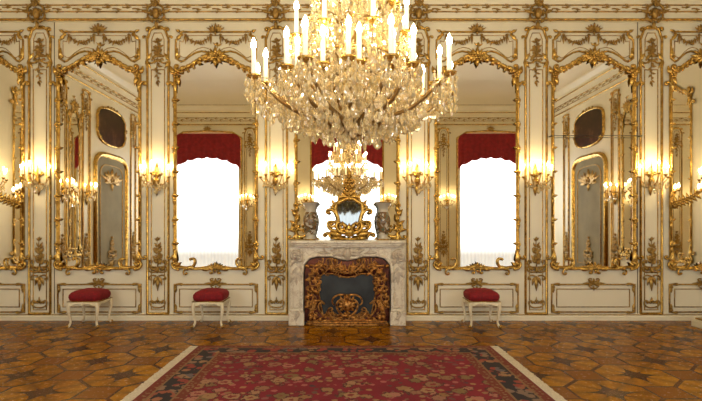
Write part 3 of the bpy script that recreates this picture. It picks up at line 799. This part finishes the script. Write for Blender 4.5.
for sx, X, rz, sd in ((-1, XL, PI / 2, 'left'), (1, XR, -PI / 2, 'right')):
    for y, w in ((-0.55, 'nearest the far corner'), (-2.5, 'beside the slim pier mirror'), (-3.4, 'beside the arched panel')):
        dup(sc0, 'crystal wall sconce on the %s side wall %s, seen reflected' % (sd, w), (X, y, wz(181)), rz, 'side wall sconces')
for c, w in ((-2.92, 'left'), (-1.17, 'inner left'), (1.30, 'inner right'), (3.05, 'right')):
    dup(sc0, 'crystal wall sconce on the window wall, %s one of four, seen reflected' % w, (c, YB, wz(181)), PI, 'window wall sconces')
# gilded bracket lamps on the corner mirrors
def make_bracket(label, X, s_):
    t = thing('bracket_lamp', label, 'wall lamp', (X, -0.05, wz(205)), 0, 'gilt bracket lamps on the corner mirrors')
    m = MB(); pts = [(s_ * 0.29 * u, -0.03 - 0.22 * u, 0.20 * u ** 0.8 - 0.04 * sin(PI * u)) for u in [k / 8 for k in range(9)]]
    m.tube(pts, [0.030 - 0.010 * k / 8 for k in range(9)], 7)
    h = MB()
    for k in range(7):
        x, y, z = pts[k]; a = 0.6 if s_ > 0 else 2.5
        h.leaf(x, z, a + 1.0, 0.10, 0.055, -y + 0.015, 0.03, 0.6); h.leaf(x, z, a - 1.0, 0.10, 0.055, -y + 0.015, 0.03, -0.6); h.blob((x, y - 0.02, z), 0.026, 6, 4)
    m.add(h.v, h.f); m.scroll(0, 0, -1.2 if s_ > 0 else -1.9, 0.16, s_, 5.5, 0.022, 0.010, 0.03)
    ar = m.build('arm', 'gold', t)
    ex, ey, ez = pts[-1]
    for k, (dx, dz) in enumerate(((-0.055, -0.03), (0, 0.01), (0.055, 0.03))):
        put('drip_pan', pan_mesh(0.030), ar, (ex + dx, ey, ez + dz + 0.012))
        put('candle', candle_mesh(0.04, 0.011), ar, (ex + dx, ey, ez + dz + 0.014)); put('bulb', bulb_mesh(0.062, 0.015, 'bulb_wall'), ar, (ex + dx, ey, ez + dz + 0.054))
    return t
make_bracket('gilt leafy bracket lamp on the frame of the left corner mirror', wx(24), -1)
make_bracket('gilt leafy bracket lamp on the frame of the right corner mirror', wx(668), 1)

# ------------------------------------------------------------------ chandelier
CH = (0.055, -3.6, 0)
ch = thing('chandelier', 'huge crystal chandelier with lit candle bulbs hanging before the fireplace', 'chandelier', CH)
def zc(py): return EYE + (HY - py) / 136.0
m = MB()
m.lathe([(0.0, 2.02), (0.02, 2.03), (0.035, 2.06), (0.06, 2.09), (0.10, 2.13), (0.075, 2.17), (0.035, 2.20), (0.03, 2.26), (0.06, 2.30), (0.095, 2.38), (0.085, 2.46), (0.04, 2.53), (0.03, 2.6),
         (0.05, 2.66), (0.075, 2.74), (0.06, 2.82), (0.028, 2.88), (0.025, 3.1), (0.045, 3.16), (0.06, 3.24), (0.03, 3.32), (0.02, 3.6), (0.012, 3.7), (0.012, H - 0.08), (0.09, H - 0.06), (0.11, H)], 14)
m.build('stem', 'glass_arm', ch)
for nm, r, z in (('ring', 0.33, 2.60), ('ring', 0.22, 3.02), ('crown', 0.15, 3.42)):
    g = MB(); g.tube([(r * cos(2 * PI * k / 32), r * sin(2 * PI * k / 32), z) for k in range(33)], 0.010, 6)
    for k in range(4):
        a = k * PI / 2 + 0.3; g.tube([(0.02 * cos(a), 0.02 * sin(a), z), (r * cos(a), r * sin(a), z)], 0.006, 5)
    g.build(nm, 'glass_arm', ch)
cA, bA, pA = candle_mesh(0.185, 0.0155), bulb_mesh(0.075, 0.019, 'bulb'), pan_mesh(0.052)
rd = random.Random(11)
spots = []                                         # crystal positions: (x, y, z, kind, size)
def chand_arm(a, R, z0, z1, dip, r, sag=0.0):
    m = MB(); pts = []
    for q in range(13):
        u = q / 12; rr = 0.05 + (R - 0.05) * u
        z = z0 + (z1 - 0.03 - z0) * (u - 0.10 * sin(2 * PI * u)) - dip * sin(PI * u) + (0.05 * sin(2.2 * PI * u) if R > 0.6 else 0)
        pts.append((rr * cos(a), rr * sin(a), z))
    m.tube(pts, [r - r * 0.4 * q / 12 for q in range(13)], 7)
    ar = m.build('arm', 'glass_arm', ch)
    x, y = R * cos(a), R * sin(a)
    put('drip_pan', pA, ar, (x, y, z1)); put('candle', cA, ar, (x, y, z1 + 0.002)); put('bulb', bA, ar, (x, y, z1 + 0.185))
    for k in range(12):
        b_ = k * PI / 3 + a; spots.append((x + 0.048 * cos(b_), y + 0.048 * sin(b_), z1 - 0.006 - (0.075 if k > 5 else 0), (0, 2)[k % 2], rd.uniform(0.85, 1.2), b_, k % 4 == 0))
    for q in (2, 3, 4, 5, 6, 7, 7, 8, 8, 9, 9, 10, 10, 11, 11):
        p = pts[q]
        spots.append((p[0] + rd.uniform(-.035, .035), p[1] + rd.uniform(-.035, .035), p[2] - 0.008 - (rd.uniform(0, 0.07) if q > 6 else 0), rd.choice((0, 1, 1, 2)), rd.uniform(0.8, 1.15), rd.uniform(0, 3), q % 3 == 0))
    return pts
tips = []
for k in range(18):
    a = 2 * PI * (k + 0.35) / 18; z1 = 2.395 + (0.02 if k % 2 else -0.005); R = 0.745 if k % 2 == 0 else 0.63
    chand_arm(a, R, 2.07, z1, 0.02, 0.017); tips.append((R * cos(a), R * sin(a), z1))
for k in range(12):
    a = 2 * PI * (k + 0.15) / 12; chand_arm(a, 0.46, 2.14, 2.445, 0.0, 0.014)
for k in range(8):
    a = 2 * PI * (k + 0.4) / 8; chand_arm(a, 0.42, 2.50, 2.74, 0.03, 0.013)
for k in range(6):
    a = 2 * PI * (k + 0.65) / 6; chand_arm(a, 0.31, 2.86, 2.98, 0.03, 0.012)
# bead chains
def chain(p, q, sag, n=14, r=0.009):
    m = MB(); m.tube([[p[i] + (q[i] - p[i]) * k / 12 - (sag * 4 * k / 12 * (1 - k / 12) if i == 2 else 0) for i in range(3)] for k in range(13)], 0.002, 4)
    for k in range(n + 1):
        u = k / n; c = [p[i] + (q[i] - p[i]) * u for i in range(3)]; c[2] -= sag * 4 * u * (1 - u)
        m.blob(c, r, 5, 4)
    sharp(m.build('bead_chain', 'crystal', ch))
for k in range(14):
    a = 2 * PI * k / 14
    chain((0.15 * cos(a), 0.15 * sin(a), 3.42), (0.33 * cos(a), 0.33 * sin(a), 2.60), 0.05, 22, 0.011)
    chain(tips[k], tips[k + 1], 0.10, 12, 0.009)
    chain((0.33 * cos(a), 0.33 * sin(a), 2.60), (0.09 * cos(a), 0.09 * sin(a), 2.14), 0.06, 15, 0.011)
    chain((0.33 * cos(a), 0.33 * sin(a), 2.60), tips[k], 0.08, 14, 0.008)
# dense body of crystals: surfaces of revolution round the stem
for k in range(1100):
    u = rd.random(); a = rd.uniform(0, 2 * PI)
    if u < 0.42: z = rd.uniform(2.60, 3.45); r = 0.15 + (3.45 - z) * 0.25 + rd.uniform(-.05, .02)
    elif u < 0.68: z = rd.uniform(2.20, 2.62); r = 0.12 + (z - 2.2) * 0.5 + rd.uniform(-.05, .04)
    elif u < 0.77: r = rd.uniform(0.08, 0.36); z = 2.02 + r * 0.32 + rd.uniform(-0.02, 0.06)
    else: r = rd.uniform(0.35, 0.70); z = 2.18 + (r - 0.35) * 0.55 + rd.uniform(-0.03, 0.06)
    spots.append((r * cos(a), r * sin(a), z, rd.choice((0, 0, 1, 2, 2)), rd.uniform(0.75, 1.3), rd.uniform(0, 3), u > 0.68 and sin(a) < 0.1))
front = [s_ for s_ in spots if s_[6] and s_[1] < 0.25][:100]
ids = set(id(s_) for s_ in front)
for x, y, z, kd, sc_, a, f in front:
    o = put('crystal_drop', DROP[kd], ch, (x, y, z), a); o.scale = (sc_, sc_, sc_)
m = MB(); src = [drop_mesh(0.062, 0.026), leafdrop(0.088, 0.056), drop_mesh(0.085, 0.022, 5)]
for s_ in spots:
    if id(s_) in ids: continue
    x, y, z, kd, sc_, a, f = s_; ca, sa = cos(a) * sc_, sin(a) * sc_
    m.add([(x + vx * ca - vy * sa, y + vx * sa + vy * ca, z + vz * sc_) for vx, vy, vz in src[kd].v], src[kd].f)
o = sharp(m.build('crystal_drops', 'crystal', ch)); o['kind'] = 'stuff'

# ------------------------------------------------------------------ fireplace
FX = 0.03
fp = thing('fireplace', 'carved pale marble fireplace in the middle of the mirrored wall', 'fireplace', (FX, 0, 0))
def serp(w, d, ex=0.0):
    p = [(-w, 0), (-w, -d * 0.86), (-w + 0.06, -d), (-w * 0.72, -d)]
    p += [(w * (-0.6 + 1.2 * k / 10), -d - 0.025 * cos(PI * (k / 10 - 0.5))) for k in range(11)]
    return p + [(w * 0.72, -d), (w - 0.06, -d), (w, -d * 0.86), (w, 0)]
m = MB(); m.slab(serp(0.825, 0.45), 1.145, 1.185); m.slab(serp(0.80, 0.43), 1.115, 1.146); m.slab(serp(0.775, 0.405), 1.09, 1.116)
bevel(m.build('mantel_shelf', 'marble', fp, smooth=False), 0.008)
JW0, JW1 = 0.612, 0.80
for s_ in (-1, 1):
    m = MB()
    a, b_ = sorted((s_ * JW0, s_ * JW1)); a2, b2 = sorted((s_ * (JW0 + 0.045), s_ * (JW1 - 0.045)))
    m.box(a, -0.36, 0.2, b_, 0, 1.09); m.box(a2, -0.385, 0.24, b2, -0.36, 0.86)
    j = bevel(m.build('jamb', 'marble', fp, smooth=False), 0.012)
    m = MB(); m.box(a - 0.015, -0.41, 0, b_ + 0.015, 0, 0.19); m.box(a - 0.002, -0.395, 0.19, b_ + 0.002, 0, 0.23)
    bevel(m.build('plinth', 'marble', j, smooth=False), 0.012)
    m = MB(); cx = s_ * (JW0 + JW1) / 2
    m.scroll(cx - 0.05, 1.02, 0.2, 0.30, -1, 6, 0.030, 0.014, 0.39); m.scroll(cx + 0.05, 1.04, 2.9, 0.28, 1, 6, 0.028, 0.014, 0.39)
    for q in range(7): m.leaf(cx + 0.02 * sin(q * 2), 1.04 - q * 0.055, -PI / 2 + (0.7 if q % 2 else -0.7), 0.14, 0.07, 0.375, 0.03, 0.3)
    m.leaf(cx, 0.76, -PI / 2, 0.2, 0.09, 0.38, 0.03); m.flower(cx, 0.98, 0.05, 0.40)
    m.v = [(s_ * max(JW0 + 0.004, s_ * x), y, z) for x, y, z in m.v]; m.build('jamb_carving', 'marble_carved', j)
    m = MB(); m.scroll(cx - 0.03, 0.10, 0.2, 0.2, 1, 5.5, 0.018, 0.01, 0.41); m.leaf(cx, 0.2, -PI / 2, 0.16, 0.10, 0.40, 0.02); m.v = [(s_ * max(JW0 - 0.004, s_ * x), y, max(z, 0.01)) for x, y, z in m.v]; m.build('plinth_carving', 'marble_carved', j)
low = [(-JW0, 0.72), (-JW0 + 0.02, 0.85), (-JW0 + 0.09, 0.93), (-JW0 + 0.2, 0.955), (-0.22, 0.955), (-0.10, 0.92), (0, 0.905), (0.10, 0.92), (0.22, 0.955), (JW0 - 0.2, 0.955), (JW0 - 0.09, 0.93), (JW0 - 0.02, 0.85), (JW0, 0.72)]
LOW = low
def lim(x, g=0.012):
    x = max(-JW0 + 0.001, min(JW0 - 0.001, x))
    for (x1, z1), (x2, z2) in zip(LOW, LOW[1:]):
        if x1 <= x <= x2: return z1 + (z2 - z1) * (x - x1) / (x2 - x1) - g
    return 0.7
m = MB()
m.poly([(JW0, 1.09), (-JW0, 1.09)] + low, -0.36, 0)
ln = m.build('lintel', 'marble', fp, smooth=False)
m = MB(); m.ribbon(low, [(-0.0, 0.36), (0.01, 0.385), (0.03, 0.39), (0.045, 0.36)], False); m.build('lintel_moulding', 'marble', ln)
m = MB(); h = MB()
for a, L in ((0.1, 0.22), (0.5, 0.18), (-0.25, 0.2), (1.0, 0.12)): h.leaf(0.03, 1.01, a, L, 0.08, 0.375, 0.035, 0.3)
h.scroll(0.05, 1.03, 0.1, 0.34, -1, 5.5, 0.022, 0.011, 0.39); h.scroll(0.05, 0.99, -0.1, 0.30, 1, 5.5, 0.020, 0.010, 0.39); h.scroll(0.24, 1.0, 0.2, 0.24, 1, 5, 0.014, 0.008, 0.38)
h.leaf(0.26, 1.0, 0.1, 0.16, 0.06, 0.37, 0.025); h.mirror_x(); m.add(h.v, h.f); m.blob((0, -0.38, 1.0), (0.07, 0.045, 0.075), 10, 8); m.flower(0, 0.965, 0.045, 0.40)
m.v = [(x, y, max(z, lim(x, -0.004))) for x, y, z in m.v]
m.build('central_cartouche', 'marble_carved', ln)
m = MB(); m.box(-JW0, -0.06, 0, JW0, -0.01, 0.96); m.build('firebox', 'black', fp, smooth=False)

fs = thing('fire_screen', 'copper-gilt scrolled fire screen filling the fireplace opening', 'fire screen', (FX, 0, 0))
W = 0.595
def clampv(m): m.v = [(max(-W, min(W, x)), y, min(z, lim(max(-W, min(W, x))))) for x, y, z in m.v]
out = [(-W, 0.03), (W, 0.03)] + [(W * (1 - k / 14), lim(W * (1 - k / 14))) for k in range(29)]
inn = [(-0.34, 0.14), (0.34, 0.14), (0.37, 0.28), (0.40, 0.45), (0.385, 0.58), (0.405, 0.66), (0.33, 0.72), (0.2, 0.715), (0.10, 0.68), (0, 0.665), (-0.10, 0.68), (-0.2, 0.715), (-0.33, 0.72), (-0.405, 0.66), (-0.385, 0.58), (-0.40, 0.45), (-0.37, 0.28)]
m = MB(); m.poly(out, -0.315, -0.305); m.build('back_panel', 'fire_mesh', fs, smooth=False)
# frame plate between outline and opening (rays matched by angle)
m = MB(); N = 64; vs = []
def ray(poly, a, c=(0, 0.45)):
    best = None; dx, dz = cos(a), sin(a)
    for i in range(len(poly)):
        x1, z1 = poly[i]; x2, z2 = poly[(i + 1) % len(poly)]
        ex, ez = x2 - x1, z2 - z1; den = dx * ez - dz * ex
        if abs(den) < 1e-9: continue
        t_ = ((x1 - c[0]) * ez - (z1 - c[1]) * ex) / den; u_ = ((x1 - c[0]) * dz - (z1 - c[1]) * dx) / den
        if t_ > 0 and -1e-6 <= u_ <= 1 + 1e-6 and (best is None or t_ < best): best = t_
    return c[0] + dx * best, c[1] + dz * best
for k in range(N):
    a = 2 * PI * k / N; p, q = ray(out, a), ray(inn, a)
    vs += [(p[0], -0.33, p[1]), ((p[0] + q[0]) / 2, -0.355, (p[1] + q[1]) / 2), (q[0], -0.325, q[1])]
m.add(vs, [(3 * k + j, 3 * k + j + 1, (3 * k + 4 + j) % (3 * N) if 3 * k + 4 + j >= 3 * N else 3 * k + 4 + j, (3 * k + 3 + j) % (3 * N)) for k in range(N) for j in range(2)])
fr = m.build('frame', 'bronze_back', fs)
m = MB(); rd2 = random.Random(21); h = MB()
for k in range(60):
    a = -PI / 2 + 0.08 + (PI - 0.16) * k / 59; p, q = ray(out, a), ray(inn, a); u = rd2.uniform(0.25, 0.75); x, z = p[0] + (q[0] - p[0]) * u, p[1] + (q[1] - p[1]) * u
    x = min(x, W - 0.06)
    h.scroll(x, z, rd2.uniform(0, 6.28), rd2.uniform(0.13, 0.24), rd2.choice((-1, 1)), 5.5, 0.010, 0.005, rd2.uniform(0.355, 0.375), 12)
    h.leaf(x, z, rd2.uniform(0, 6.28), rd2.uniform(0.07, 0.13), 0.05, 0.352, 0.03, rd2.uniform(-1, 1))
m2 = MB(); m2.ribbon(inn, half_round(0.022, 0.02)); m2.v = [(x, y - 0.335, z) for x, y, z in m2.v]; m.add(m2.v, m2.f)
# sweeping S scrolls along the top and the lower corners
h.scroll(0.03, 0.72, 0.25, 0.44, 1, 3.6, 0.016, 0.007, 0.375); h.scroll(0.52, 0.84, 3.5, 0.34, -1, 4.4, 0.016, 0.007, 0.375); h.scroll(0.52, 0.62, -1.5, 0.32, -1, 4.4, 0.014, 0.007, 0.375)
h.scroll(0.47, 0.42, -1.6, 0.36, 1, 4.4, 0.016, 0.007, 0.375); h.scroll(0.32, 0.13, 0.6, 0.30, 1, 3.6, 0.016, 0.008, 0.385); h.scroll(0.16, 0.10, 0.2, 0.28, 1, 4.4, 0.015, 0.007, 0.39)
h.mirror_x(); m.add(h.v, h.f); clampv(m); m.build('scrollwork', 'bronze', fr)
m = MB(); h = MB()
h.scroll(0.0, 0.12, 0.3, 0.44, 1, 4.6, 0.020, 0.009, 0.40); h.scroll(0.02, 0.42, 0.3, 0.36, -1, 4.6, 0.018, 0.008, 0.39)
for a, L in ((0.3, 0.14), (0.9, 0.15), (1.3, 0.13), (-0.3, 0.13), (-0.9, 0.13)): h.leaf(0.02, 0.28, a, L, 0.06, 0.37, 0.03, 0.4)
h.mirror_x(); m.add(h.v, h.f); m.blob((0, -0.385, 0.28), (0.075, 0.03, 0.085), 10, 8); m.flower(0, 0.39, 0.045, 0.39); m.flower(0, 0.16, 0.05, 0.40)
m.build('medallion', 'bronze', fs)
bow = lambda d, w: [(-w, -0.30), (-w, -d)] + [(w * (-1 + 2 * k / 14), -d - 0.075 * (1 - (2 * k / 14 - 1) ** 2)) for k in range(1, 14)] + [(w, -d), (w, -0.30)]
m = MB(); m.slab(bow(0.385, 0.575), 0.0, 0.035); m.slab(bow(0.37, 0.56), 0.035, 0.06)
bevel(m.build('bowed_base', 'bronze', fs, smooth=False), 0.008)

# ------------------------------------------------------------------ on the mantel
def ZM(py): return EYE + (HY - py) / 70.3
t = thing('table_mirror', 'gilt rococo table mirror with tall crest, middle of the mantel shelf', 'mirror', (wx(347) + 0.03, -0.24, 1.185))
gl = [(-0.105, 0.17), (0.105, 0.17), (0.125, 0.24), (0.145, 0.33), (0.175, 0.42), (0.165, 0.50), (0.10, 0.535), (0.05, 0.565), (0, 0.575), (-0.05, 0.565), (-0.10, 0.535), (-0.165, 0.50), (-0.175, 0.42), (-0.145, 0.33), (-0.125, 0.24)]
m = MB(); m.poly(gl, -0.012, 0.012); m.v = [(x, y + (z - 0.37) * 0.05, z) for x, y, z in m.v]; m.build('glass', 'old_glass', t, smooth=False)
m = MB(); m.ribbon(gl, [(0.008, 0.0), (0.005, 0.03), (-0.02, 0.045), (-0.045, 0.03), (-0.055, 0.0), (-0.05, -0.025), (0.008, -0.018)])
h = MB()
h.scroll(0.13, 0.52, 0.2, 0.28, -1, 6, 0.026, 0.012, 0.02); h.scroll(0.19, 0.36, 1.3, 0.26, -1, 5.6, 0.026, 0.012, 0.02); h.scroll(0.17, 0.30, -1.7, 0.26, 1, 5.6, 0.024, 0.012, 0.02)
for x, z, a in ((0.2, 0.44, 0.4), (0.2, 0.5, 0.9), (0.17, 0.28, -0.6), (0.15, 0.2, -0.2), (0.10, 0.58, 0.8)): h.leaf(x, z, a, 0.10, 0.05, 0.02, 0.03, 0.4)
h.mirror_x(); m.add(h.v, h.f); m.build('frame', 'gold', t)
m = MB(); h = MB()
for k, (z, w) in enumerate(((0.60, 0.12), (0.66, 0.10), (0.74, 0.075), (0.82, 0.075), (0.90, 0.05))):
    h.leaf(0.01, z, 0.4, w, w * 0.6, 0.0, 0.05, 0.6); h.leaf(0.01, z + 0.02, 1.1, w * 0.8, w * 0.5, 0.0, 0.05, 0.3); m.flower(0, z, w * 0.35, 0.03)
h.scroll(0.02, 0.60, 0.6, 0.26, -1, 5.6, 0.024, 0.011, 0.02); h.scroll(0.02, 0.76, 0.3, 0.2, 1, 5.6, 0.018, 0.009, 0.02)
h.mirror_x(); m.add(h.v, h.f); m.leaf(0, 0.88, PI / 2, 0.14, 0.06, 0, 0.04); m.tube([(0, 0, 0.55), (0, 0, 0.98)], [0.035, 0.008], 6)
m.build('crest', 'gold', t)
m = MB(); h = MB()
h.scroll(0.02, 0.10, -0.1, 0.34, 1, 4.6, 0.032, 0.014, 0.05); h.scroll(0.07, 0.16, -0.5, 0.40, 1, 4.2, 0.028, 0.013, 0.03); h.scroll(0.26, 0.04, 1.2, 0.18, -1, 4.4, 0.022, 0.010, 0.03)
h.leaf(0.10, 0.08, 0.0, 0.2, 0.09, 0.03, 0.05, 0.5); h.leaf(0.02, 0.16, 0.8, 0.14, 0.07, 0.03, 0.05, 0.3); h.tube([(0.05, 0.02, 0.03), (0.18, 0.0, 0.028), (0.27, -0.01, 0.03)], [0.03, 0.028, 0.018], 7)
h.mirror_x(); m.add(h.v, h.f); m.blob((0, -0.05, 0.12), (0.08, 0.05, 0.08), 9, 7); m.box(-0.16, -0.05, 0.0, 0.16, 0.05, 0.03)
m.leaf(0, 0.12, PI / 2, 0.12, 0.08, 0.08, 0.03)
m.build('scrolled_base', 'gold', t)
vp = [(r_ * 1.13, z_) for r_, z_ in [(0.045, 0), (0.072, 0.0), (0.075, 0.02), (0.058, 0.035), (0.056, 0.06), (0.072, 0.13), (0.088, 0.22), (0.092, 0.28), (0.082, 0.34), (0.062, 0.40), (0.056, 0.44), (0.066, 0.48), (0.095, 0.515), (0.108, 0.53), (0.104, 0.54), (0.085, 0.525), (0.05, 0.48), (0.045, 0.40), (0.0, 0.38)]]
v0 = None
for px, lb in ((310.5, 'tall painted porcelain vase at the left end of the mantel'), (383, 'tall painted porcelain vase at the right end of the mantel')):
    X = (px - CX) / 70.3
    if v0 is None:
        v0 = thing('porcelain_vase', lb, 'vase', (X, -0.24, 1.185), 0, 'vases on the mantel')
        m = MB(); m.lathe(vp, 24); m.build('body', 'porcelain', v0)
        m = MB(); m.lathe([(0.117, 0.527), (0.126, 0.53), (0.124, 0.541), (0.115, 0.541)], 24); m.build('rim', 'gold_dull', v0)
        m = MB(); m.lathe([(0.083, 0.0), (0.089, 0.005), (0.088, 0.018), (0.079, 0.022)], 24); m.build('foot_ring', 'gold_dull', v0)
    else: dup(v0, lb, (X, -0.24, 1.185), 2.1)

# ------------------------------------------------------------------ stools
def make_stool(label, loc):
    t = thing('stool', label, 'stool', loc, 0, 'red velvet stools along the wall')
    w, d = 0.205, 0.20
    m = MB(); n = 10; vs = []                       # cushion: rounded box with crowned top
    def se(u, e=0.28): return (abs(cos(u)) ** e * (1 if cos(u) >= 0 else -1), abs(sin(u)) ** e * (1 if sin(u) >= 0 else -1))
    K = 28
    for r, z in ((0.94, 0.362), (1.0, 0.375), (1.05, 0.41), (1.04, 0.445), (0.93, 0.475), (0.72, 0.497), (0.4, 0.512), (0.12, 0.516)):
        for k in range(K):
            cx, cy = se(2 * PI * k / K); vs.append((cx * w * r, cy * d * r, z))
    R = 8; fs_ = [(i * K + k, i * K + (k + 1) % K, (i + 1) * K + (k + 1) % K, (i + 1) * K + k) for i in range(R - 1) for k in range(K)]
    fs_ += [tuple(range(K - 1, -1, -1)), tuple((R - 1) * K + k for k in range(K))]
    m.add(vs, fs_); m.build('seat_cushion', 'velvet', t)
    m = MB()
    for sx, sy, L in ((0, -1, w), (0, 1, w), (-1, 0, d), (1, 0, d)):
        pth = [(-L, 0.36), (-L, 0.30), (-L * 0.7, 0.305), (-L * 0.45, 0.33), (-L * 0.2, 0.325), (0, 0.308), (L * 0.2, 0.325), (L * 0.45, 0.33), (L * 0.7, 0.305), (L, 0.30), (L, 0.36)]
        q = MB(); q.poly(pth, -0.014, 0.008); q.flower(0, 0.33, 0.024, 0.018); q.leaf(0.02, 0.33, 0.0, 0.09, 0.03, 0.014, 0.012); q.leaf(-0.02, 0.33, PI, 0.09, 0.03, 0.014, 0.012)
        if sy == -1: q.v = [(x, y - d + 0.012, z) for x, y, z in q.v]
        elif sy == 1: q.v = [(-x, -y + d - 0.012, z) for x, y, z in q.v]
        else: q.v = [(sx * (-y + w - 0.012), x * (sx), z) for x, y, z in q.v]
        m.add(q.v, q.f)
    m.build('apron', 'stool_paint', t)
    m = MB(); m.ribbon([(0, 0)] * 0 + [(w * 0.99, d * 0.99), (-w * 0.99, d * 0.99), (-w * 0.99, -d * 0.99), (w * 0.99, -d * 0.99)], [(-0.008, 0.0), (-0.012, 0.008), (0.0, 0.012), (0.01, 0.0)])
    m.v = [(x, z, 0.352 - y) for x, y, z in m.v]; m.build('gilt_bead', 'gold', t)
    for sx in (-1, 1):
        for sy in (-1, 1):
            m = MB(); ux, uy = sx * 0.7071, sy * 0.7071
            prof = [(0.0, 0.35, 0.026), (0.016, 0.31, 0.029), (0.022, 0.26, 0.026), (0.012, 0.19, 0.020), (-0.006, 0.12, 0.016), (-0.010, 0.07, 0.015), (0.006, 0.035, 0.016), (0.024, 0.018, 0.018), (0.034, 0.018, 0.015)]
            bx, by = sx * (w - 0.022), sy * (d - 0.022)
            m.tube([(bx + ux * o_, by + uy * o_, z) for o_, z, r in prof], [r for o_, z, r in prof], 8)
            lg = m.build('leg', 'stool_paint', t)
            m = MB(); m.blob((bx + ux * 0.033, by + uy * 0.033, 0.021), (0.022, 0.022, 0.021), 8, 6); m.blob((bx + ux * 0.03, by + uy * 0.03, 0.29), (0.016, 0.016, 0.03), 7, 5)
            m.build('gilt_mount', 'gold', lg)
    return t
st0 = make_stool('red velvet stool furthest left, under the mirror with the dark painting reflected', (-3.56, -0.36, 0))
dup(st0, 'red velvet stool just left of the fireplace', (-1.865, -0.36, 0)); dup(st0, 'red velvet stool right of the fireplace', (1.90, -0.36, 0))

# ------------------------------------------------------------------ rug, plinth
rg = thing('rug', 'large red persian rug with dark floral border on the parquet', 'rug', (-0.01, -1.58 - RD, 0))
m = MB(); m.box(-RW + 0.10, -RD, 0.001, RW - 0.10, RD, 0.014); m.build('pile', 'rug', rg, smooth=False)
for s_ in (-1, 1):
    m = MB(); rd3 = random.Random(7)
    n = 260
    for k in range(n):
        y = -RD + 2 * RD * (k + 0.5) / n; e = rd3.uniform(-0.008, 0.008); a = s_ * (RW - 0.102); b_ = s_ * (RW - 0.004 + rd3.uniform(-0.006, 0.006))
        m.box(min(a, b_), y - 0.0068, 0.001, max(a, b_), y + 0.0068, 0.009 + rd3.uniform(0, 0.003))
    m.build('fringe', 'fringe', rg, smooth=False)
pl = thing('corner_plinth', 'low white plinth with gilt top edge in the right corner', 'plinth', (5.24, -0.90, 0))
m = MB(); m.box(-0.44, -0.49, 0, 0.44, 0.49, 0.085); m.box(-0.425, -0.475, 0.085, 0.425, 0.475, 0.10); bevel(m.build('step', 'cream_trim', pl, smooth=False), 0.008)
m = MB(); m.box(-0.41, -0.46, 0.10, 0.41, 0.46, 0.125); bevel(m.build('gilt_top', 'gold', pl, smooth=False), 0.008)

# ------------------------------------------------------------------ light, camera
w = bpy.data.worlds.new('daylight'); scn.world = w; w.use_nodes = True
w.node_tree.nodes['Background'].inputs[0].default_value = (0.8, 0.9, 1, 1); w.node_tree.nodes['Background'].inputs[1].default_value = 1.0
cam = bpy.data.cameras.new('camera'); co = bpy.data.objects.new('camera', cam); COL.objects.link(co)
co.location = (0, -D, EYE); co.rotation_euler = (PI / 2, 0, 0)
cam.sensor_width = 36; cam.lens = D * S / 702 * 36
cam.shift_x = (351 - CX) / 702; cam.shift_y = (HY - 200.5) / 702
cam.clip_start = 0.02
scn.camera = co
scn.view_settings.view_transform = 'Standard'
scn.view_settings.exposure = 0.36
scn.cycles.use_denoising = True
scn.cycles.max_bounces = 10; scn.cycles.glossy_bounces = 6; scn.cycles.transmission_bounces = 6; scn.cycles.transparent_max_bounces = 8; scn.cycles.diffuse_bounces = 4
scn.cycles.sample_clamp_indirect = 6.0
scn.cycles.caustics_reflective = False; scn.cycles.caustics_refractive = False
scn.cycles.blur_glossy = 0.5
